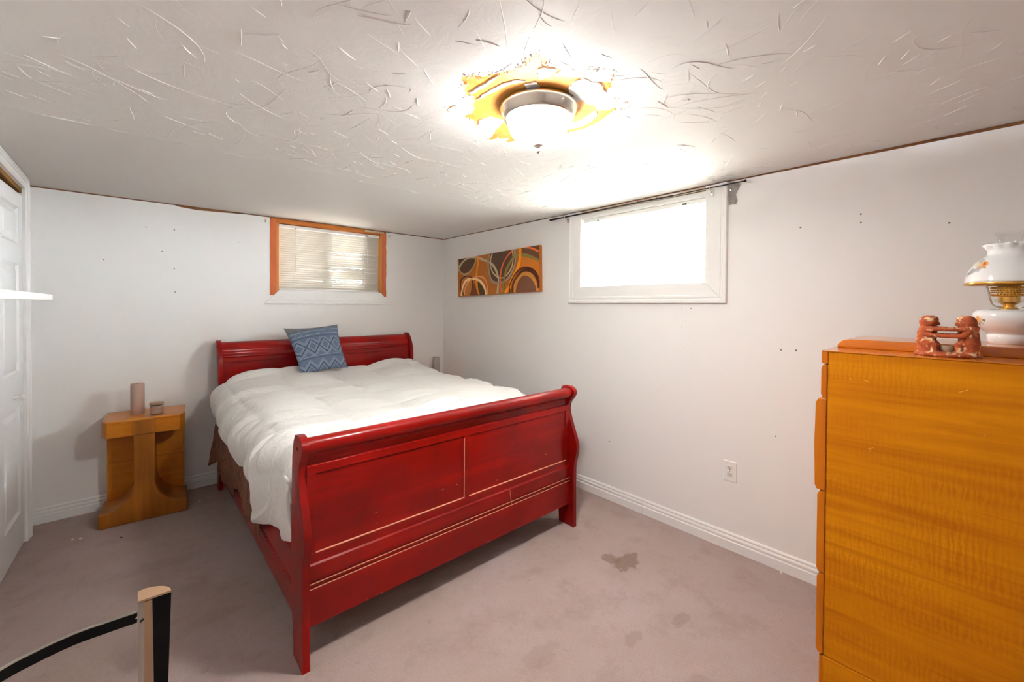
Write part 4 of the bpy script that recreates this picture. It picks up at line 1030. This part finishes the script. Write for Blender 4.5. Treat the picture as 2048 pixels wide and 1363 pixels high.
MB().box(0.004, DW - 0.004, -0.024, -0.014, 0.205, DT - 0.05).build('carcass_front', M['oak'], dr)
for (za, zb, out) in ((1.090, 1.206, 0.000), (0.772, 1.086, 0.014), (0.486, 0.768, 0.006), (0.206, 0.482, 0.004)):
    pr = [(-0.016, za), (out - 0.006, za), (out, za + 0.014), (out + (0.003 if out > 0.01 else 0), (za + zb) / 2), (out, zb - 0.014), (out - 0.006, zb), (-0.016, zb)]
    dw = MB().prism(pr, 0.0, DW, 'x').build('drawer', M['oak_front'], dr, bevel=0.0015)
    zc = (za + zb) / 2
    for hx in (0.16, 0.53):
        MB().tube([(hx - 0.05, out, zc), (hx - 0.045, out + 0.014, zc), (hx + 0.045, out + 0.014, zc), (hx + 0.05, out, zc)], 0.005, 8).build('drawer_pull', M['oak_front'], dw, smooth=50)
MB().box(0.006, DW - 0.006, -0.018, -0.004, 0.0, 0.198).build('drawer_base', M['oak_front'], dr, bevel=0.004)
# stepped platform on the top, front end rounded
px0, px1, pz = 0.180, 0.47, 0.031
pr = [(-0.012, 0.0), (-0.012, 0.008), (-0.016, 0.018), (-0.026, 0.027), (-0.042, pz), (-DD + 0.01, pz), (-DD + 0.01, 0.0)]
MB().prism([(y, DT + z) for y, z in pr], px0, px1, 'x').build('step', M['oak_step'], dr, bevel=0.002)
MB().box(px0 + 0.004, px1 - 0.004, -DD + 0.012, -0.045, DT + pz - 0.001, DT + pz + 0.0006).build('step_surface', M['oak_top'], dr)
# scratches in the side veneer
M['scratch'], _, _ = base_mat('pale_scratch', lin((250, 190, 80)), 0.6)
for (yy, zz, L_, a) in [(-0.08, 1.165, 0.010, -0.9), (-0.083, 1.160, 0.006, 1.9), (-0.12, 1.165, 0.012, 0.3), (-0.135, 0.945, 0.022, -1.0), (-0.13, 0.947, 0.014, -0.6), (-0.335, 1.165, 0.02, -0.5), (-0.05, 0.84, 0.008, 1.4), (-0.1, 0.47, 0.008, 1.3), (-0.21, 0.40, 0.01, 1.5), (-0.24, 0.63, 0.006, 1.0)]:
    dy, dz = math.cos(a) * L_ / 2, math.sin(a) * L_ / 2; w = 0.0006
    MB().add([(-0.0008, yy - dy, zz - dz - w), (-0.0008, yy + dy, zz + dz - w), (-0.0008, yy + dy, zz + dz + w), (-0.0008, yy - dy, zz - dz + w)], [(0, 1, 2, 3)]).build('scratch', M['scratch'], dr)

# ------------------------------------------------------------------ hurricane table lamp with painted milk glass
lx, ly, lz = -0.425, -4.043, DT + pz + 0.0005
lamp = thing('table_lamp', 'white milk glass hurricane lamp with orange flowers standing on the dresser', 'lamp', (lx, ly, lz))
def milk(name, flowers):
    m, nt, b = base_mat(name, (0.86, 0.87, 0.87), 0.08, coat=0.4); g = NT(nt)
    t_ = nt.nodes
    c = None
    col = (0.86, 0.87, 0.87)
    warp = g.noise(55, 3, 0.6)
    cur = None
    for (p, r, cc, k) in flowers:
        d = g.math('ADD', g.math('DIVIDE', g.dist(p), r), g.math('MULTIPLY', g.math('SUBTRACT', warp, 0.5), 1.6))
        f = g.math('MULTIPLY', g.ramp(d, [(0.7, (1, 1, 1)), (1.0, (0, 0, 0))]), k)
        cur = g.mix(f, cur if cur is not None else col, lin(cc))
    g.L.new(cur, b.inputs['Base Color'])
    return m
K = 1 / 3170.0
vdir = Vector((-2.56 - lx, -3.97 - ly, 0)).normalized()      # towards the room
sdir = Vector((vdir.y, -vdir.x, 0))                           # sideways
if sdir.y < 0: sdir = -sdir                                   # +y side (towards the window)
def on(r, ang, z):
    q = vdir * (r * 0.72 * math.cos(ang)) + sdir * (r * 0.72 * math.sin(ang)); return (q.x, q.y, z)
Z0 = 1248
zz = lambda v: (Z0 - v) * K
shade_fl = [(on(0.115, 0.75, zz(430)), 0.018, (232, 160, 60), 0.9), (on(0.112, 0.72, zz(418)), 0.007, (205, 92, 20), 0.9), (on(0.118, 0.95, zz(420)), 0.014, (225, 196, 160), 0.7), (on(0.130, 1.05, zz(490)), 0.016, (120, 116, 112), 0.7),
            (on(0.120, 0.62, zz(462)), 0.007, (104, 110, 74), 0.8), (on(0.128, 0.85, zz(470)), 0.012, (170, 172, 178), 0.7), (on(0.100, 0.95, zz(375)), 0.011, (150, 140, 136), 0.6), (on(0.135, 1.2, zz(520)), 0.010, (150, 130, 110), 0.6)]
base_fl = [(on(0.112, 0.92, zz(995)), 0.013, (236, 166, 62), 0.9), (on(0.115, 0.95, zz(992)), 0.005, (205, 96, 24), 0.9), (on(0.110, 0.72, zz(1003)), 0.006, (96, 96, 66), 0.8), (on(0.110, 1.0, zz(1060)), 0.009, (110, 72, 60), 0.8), (on(0.112, 0.88, zz(1035)), 0.010, (176, 180, 172), 0.7), (on(0.115, 1.15, zz(1010)), 0.006, (150, 140, 96), 0.6)]
M['milk_shade'] = milk('milk_glass_shade', shade_fl)
M['milk_base'] = milk('milk_glass_base', base_fl)
KR = K * 0.69     # radius scale
def L2(prof): return [(r * KR, zz(v)) for r, v in prof]
MB().lathe(L2([(0, 1248), (205, 1248), (216, 1240), (222, 1200), (224, 1165), (210, 1150), (214, 1140), (260, 1115), (320, 1070), (365, 1015), (383, 970), (376, 935), (345, 908), (280, 893), (180, 886), (95, 884), (0, 884)]), n=56).build('glass_base', M['milk_base'], lamp, smooth=45)
MB().lathe(L2([(92, 886), (96, 878), (96, 866), (60, 860), (60, 845), (85, 838), (85, 830), (0, 828)]), n=32).build('collar', M['brass'], lamp, smooth=40)
MB().lathe(L2([(0, 832), (90, 832), (140, 815), (172, 790), (178, 765), (172, 745), (168, 745)]), n=40).build('font_cup', M['clear'], lamp, smooth=50)
MB().lathe(L2([(80, 830), (110, 815), (112, 760), (150, 752), (158, 742), (150, 735), (118, 728), (118, 650), (112, 650)]), n=36).build('burner', M['brass'], lamp, smooth=40)
MB().lathe(L2([(0, 600), (100, 600), (118, 640), (118, 700)]), n=24).build('burner_cap', M['brass'], lamp, smooth=40)
# pierced gallery crown: ring of small studs
gal = MB()
for ring, v in enumerate((735, 712, 690, 668)):
    for k in range(34):
        a = (k + 0.5 * (ring % 2)) * 2 * math.pi / 34
        gal.ball((184 * KR * math.cos(a), 184 * KR * math.sin(a), zz(v)), 0.0026, 6, 4)
gal.lathe(L2([(184, 752), (190, 747), (184, 742), (180, 747), (184, 752)]), n=36).lathe(L2([(184, 660), (188, 656), (184, 652), (181, 656), (184, 660)]), n=36)
gal.build('gallery_crown', M['brass'], lamp, smooth=60)
arm = bez([(90, 868, 0), (150, 862, 0), (195, 835, 0), (225, 775, 0), (245, 700, 0), (268, 650, 0), (300, 636, 0), (440, 630, 0)], 5)
for k in range(3):
    a = 2.95 + k * 2 * math.pi / 3 + math.atan2(vdir.y, vdir.x) + 0.25
    MB().tube([(r * KR * math.cos(a), r * KR * math.sin(a), zz(v)) for r, v, _q in arm], 0.0026, 8).build('arm', M['nickel'], lamp, smooth=60)
MB().lathe(L2([(470, 604), (476, 610), (476, 628), (470, 634), (440, 634), (436, 628), (462, 622), (462, 606), (470, 604)]), n=72).build('shade_ring', M['brass'], lamp, smooth=40)
MB().lathe(L2([(462, 610), (455, 590), (446, 545), (430, 505), (400, 455), (355, 405), (300, 368), (245, 340), (222, 318), (216, 290), (218, 268), (228, 250), (246, 225), (262, 205)]), n=96, wob=lambda r, z, a: r * (1 + max(0, (z - zz(270)) / (zz(205) - zz(270))) * 0.07 * math.cos(12 * a))).build('glass_shade', M['milk_shade'], lamp, smooth=60)
ch = lamp.children
s_ = [o_ for o_ in ch if o_.name.startswith('glass_shade')][0]
md = s_.modifiers.new('thick', 'SOLIDIFY'); md.thickness = 0.003
MB().lathe(L2([(112, 650), (120, 560), (140, 470), (140, 400), (125, 320), (122, 230), (124, 180), (130, 140), (148, 112), (160, 98), (156, 84), (146, 80)]), n=48).build('chimney', M['clear'], lamp, smooth=60)

# ------------------------------------------------------------------ terracotta figurine: two figures with linked arms round a little cup
m, nt, b = base_mat('terracotta', lin((176, 92, 58)), 0.85, spec=0.2); g = NT(nt)
c = g.mix(g.ramp(g.noise(60, 5, 0.6), [(0.35, (0, 0, 0)), (0.65, (1, 1, 1))]), lin((190, 96, 54)), lin((150, 72, 48)))
c = g.mix(g.ramp(g.noise(48, 6, 0.68, 0.8), [(0.54, (0, 0, 0)), (0.62, (1, 1, 1))]), c, lin((236, 204, 162)))
g.L.new(c, b.inputs['Base Color']); g.bump(g.noise(140, 4), b, 0.5, 0.003)
M['terracotta'] = m
M['greyclay'] = paint('grey_clay', lin((176, 160, 138)), 0.9, 0.06, 0.5, bscale=120)
fig = thing('figurine', 'terracotta figurine of two linked seated figures on an oval base', 'figurine', (-0.700, -3.912, DT), -math.pi / 2)
# local x -> towards the doorway end, y -> away from the side panel edge
mb = MB()
mb.lathe([(0, 0.0), (0.070, 0.0), (0.0745, 0.004), (0.073, 0.008), (0.062, 0.013), (0, 0.015)], n=40)
mb.v = [(x, y * 0.68, z) for x, y, z in mb.v]
for s_ in (-1, 1):
    hx = s_ * 0.041
    mb.ball((hx, 0.0, 0.104), (0.0225, 0.0235, 0.0215), 20, 14)                  # head
    mb.ball((hx - s_ * 0.006, 0, 0.112), (0.017, 0.019, 0.013), 16, 10)
    mb.ball((hx - s_ * 0.0215, 0, 0.099), (0.005, 0.004, 0.006), 10, 8)         # nose
    for e_ in (-1, 1):
        mb.ball((hx - s_ * 0.016, e_ * 0.009, 0.107), (0.004, 0.004, 0.003), 8, 6)  # brow
        mb.ball((hx + s_ * 0.002, e_ * 0.021, 0.102), (0.005, 0.003, 0.006), 8, 6)  # ear
        # thighs, shins, feet
        mb.tube([(hx + s_ * 0.006, e_ * 0.011, 0.032), (hx - s_ * 0.012, e_ * 0.016, 0.045), (hx - s_ * 0.016, e_ * 0.017, 0.036), (hx - s_ * 0.014, e_ * 0.018, 0.012)], [0.012, 0.0115, 0.010, 0.0085], 12)
        mb.ball((hx - s_ * 0.018, e_ * 0.018, 0.014), (0.010, 0.007, 0.006), 10, 8)
        # arm reaching over to the other figure's shoulder; the hand shows outside
        zz0 = 0.084 if s_ < 0 else 0.064
        mb.tube([(hx + s_ * 0.004, e_ * 0.017, 0.080), (hx - s_ * 0.010, e_ * 0.024, zz0), (0, e_ * 0.026, zz0 - 0.001), (-hx + s_ * 0.010, e_ * 0.025, zz0), (-hx - s_ * 0.006, e_ * 0.020, zz0 + 0.001), (-hx - s_ * 0.018, e_ * 0.012, zz0 + 0.003)], [0.0085, 0.0075, 0.0065, 0.0062, 0.007, 0.0065], 12)
        for q in range(3):
            mb.ball((-hx - s_ * 0.021, e_ * (0.005 + 0.005 * q), zz0 + 0.006 - 0.004 * q), (0.006, 0.0032, 0.0055), 8, 6)
    mb.tube([(hx + s_ * 0.004, 0, 0.010), (hx + s_ * 0.006, 0, 0.04), (hx + s_ * 0.003, 0, 0.07), (hx, 0, 0.088), (hx, 0, 0.098)], [0.0235, 0.0235, 0.023, 0.020, 0.014], 18)
fb = mb.build('body', M['terracotta'], fig)
rm = fb.modifiers.new('fuse', 'REMESH'); rm.mode = 'VOXEL'; rm.voxel_size = 0.0016; rm.use_smooth_shade = True
sm = fb.modifiers.new('soft', 'SMOOTH'); sm.iterations = 3; sm.factor = 0.5
MB().lathe([(0, 0.012), (0.013, 0.012), (0.019, 0.022), (0.0205, 0.033), (0.0175, 0.034), (0.014, 0.026), (0, 0.022)], n=28).build('cup', M['greyclay'], fig, smooth=50)

# ------------------------------------------------------------------ metal table frame without its glass top
tf = thing('metal_table', 'metal table without its top, curved black rail and half round post', 'table', (-2.53, -2.68, 0))
def leg(ox, oy, mir):
    top, zb = 0.720, 0.0
    def ring(z):
        k = 1 - 0.35 * (0.72 - z) / 0.72
        pts = [(-0.026, 0.030), (-0.026, -0.016)]
        w = 0.060 * k
        pts += [(-0.026 + 0.0245, -0.016), (-0.026 + w, -0.016)]
        for q in range(1, 8):
            a = q / 8 * math.pi / 2
            pts.append((-0.026 + w * math.cos(a) ** 0.9 * 1.0, -0.016 + 0.050 * math.sin(a)))
        return [(ox + mir * x, oy + y, z) for x, y in pts]
    rows = [ring(z) for z in (zb, 0.36, 0.716)]
    lg = MB().strip(rows, False, True)
    r = ring(zb); lg.poly(r)
    L = lg.build('leg', M['chrome'], tf, smooth=35)
    cap = MB(); r0 = ring(0.716); r1 = [(x, y, 0.720) for x, y, z in r0]
    cap.prism([(x, y) for x, y, z in r0], 0.7155, 0.7205, 'z'); cap.build('leg_cap', M['tan_metal'], L, bevel=0.001)
    # inlay strips on the flat face
    def face(u0f, u1f, mat, nm, dy):
        rows_ = []
        for z in (0.002, 0.36, 0.7145):
            k = 1 - 0.35 * (0.72 - z) / 0.72; w = 0.060 * k
            a, c_ = u0f(k, w), u1f(k, w)
            rows_.append([(ox + mir * (-0.026 + a), oy - 0.016, z), (ox + mir * (-0.026 + a), oy - 0.016 - dy, z), (ox + mir * (-0.026 + c_), oy - 0.016 - dy, z), (ox + mir * (-0.026 + c_), oy - 0.016, z)])
        MB().strip(rows_).build(nm, mat, L)
    face(lambda k, w: 0.011, lambda k, w: 0.0245 + 0.02 * (1 - k), M['tan_metal'], 'metal_strip', 0.0012)
    face(lambda k, w: 0.0255 + 0.02 * (1 - k), lambda k, w: w - 0.0005, M['black'], 'black_inlay', 0.0018)
    return L
leg(0, 0, 1)
bar = bez([(-0.027, 0.016, 0), (-0.075, 0.0195, 0), (-0.132, 0.020, 0), (-0.185, 0.006, 0), (-0.228, -0.014, 0), (-0.30, -0.07, 0), (-0.352, -0.16, 0), (-0.37, -0.26, 0), (-0.36, -0.38, 0)], 6)
rows = []
for i, p in enumerate(bar):
    a = Vector(bar[min(i + 1, len(bar) - 1)]) - Vector(bar[max(i - 1, 0)]); a.normalize(); nx, ny = -a.y, a.x
    h_ = 0.0045
    rows.append([(p[0] - nx * h_, p[1] - ny * h_, 0.657), (p[0] - nx * h_, p[1] - ny * h_, 0.680), (p[0] + nx * h_, p[1] + ny * h_, 0.680), (p[0] + nx * h_, p[1] + ny * h_, 0.657)])
mb = MB().strip(rows, False, True)
cb = mb.build('curved_rail', M['black'], tf, smooth=40)
rows2 = [[(r[1][0], r[1][1], 0.6799), (r[1][0], r[1][1], 0.6812), (r[2][0], r[2][1], 0.6812), (r[2][0], r[2][1], 0.6799)] for r in rows]
MB().strip(rows2, False, True).build('rail_top_edge', M['chrome'], cb)
MB().tube([(-0.022, 0.015, 0.668), (-0.030, 0.0165, 0.668)], 0.005, 10).build('weld_bolt', M['nickel'], cb)
MB().tube([(-0.022, -0.0175, 0.672), (-0.016, -0.0175, 0.676)], 0.0016, 6).build('screw_slot', M['black'], tf)
leg(-0.36, -0.40, -1)

# ------------------------------------------------------------------ white rail standing off the left wall
wr = thing('wall_rail', 'white wooden rail held off the wall in front of the closet door', 'rail', (-2.861, -1.003, 1.427))
M['rail_white'] = paint('cream_rail_paint', (0.83, 0.80, 0.76), 0.45, 0.02, 0.05)
MB().box(-0.014, 0.014, -1.60, -0.004, -0.0145, 0.0145).build('rail', M['rail_white'], wr, bevel=0.004, seg=3)
MB().ball((0.0, -0.002, 0.001), (0.012, 0.007, 0.012), 14, 8).build('end_plug', M['smooth_ceiling'], wr, smooth=60)
for yy in (-1.30, -1.55):
    MB().box(XL + 2.861, -0.012, yy - 0.012, yy + 0.012, -0.012, 0.012).build('bracket', M['rail_white'], wr, bevel=0.003)

# ------------------------------------------------------------------ lint and paper scraps on the carpet
M['lint'], _, _ = base_mat('white_lint', (0.8, 0.78, 0.74), 0.9)
for (x, y, s_, dark, lab) in [(-2.80, -0.42, 0.008, 0, 'larger of two white paper scraps on carpet between closet casing and nightstand'), (-2.835, -0.40, 0.006, 0, 'smaller of two white paper scraps on carpet between closet casing and nightstand'),
                         (-2.215, -0.30, 0.007, 0, 'white paper scrap on carpet beside the nightstand foot, away from the bed leg'), (-2.03, -0.235, 0.010, 0, 'white paper scrap on carpet at the foot of the headboard leg'),
                         (-2.62, -0.56, 0.008, 1, 'dark fluff scrap on the carpet in front of the nightstand'), (-0.03, -3.30, 0.008, 0, 'white paper scrap against the baseboard below the outlet wall')]:
    pts = [(x + s_ * random.uniform(0.5, 1.3) * math.cos(a), y + s_ * random.uniform(0.4, 1.0) * math.sin(a)) for a in (0, 1.2, 2.6, 3.8, 5.1)]
    tag(MB().prism(pts, -0.0005, 0.003, 'z').build('carpet_scrap' if dark else 'paper_scrap', M['black'] if dark else M['lint']), lab, 'scrap')
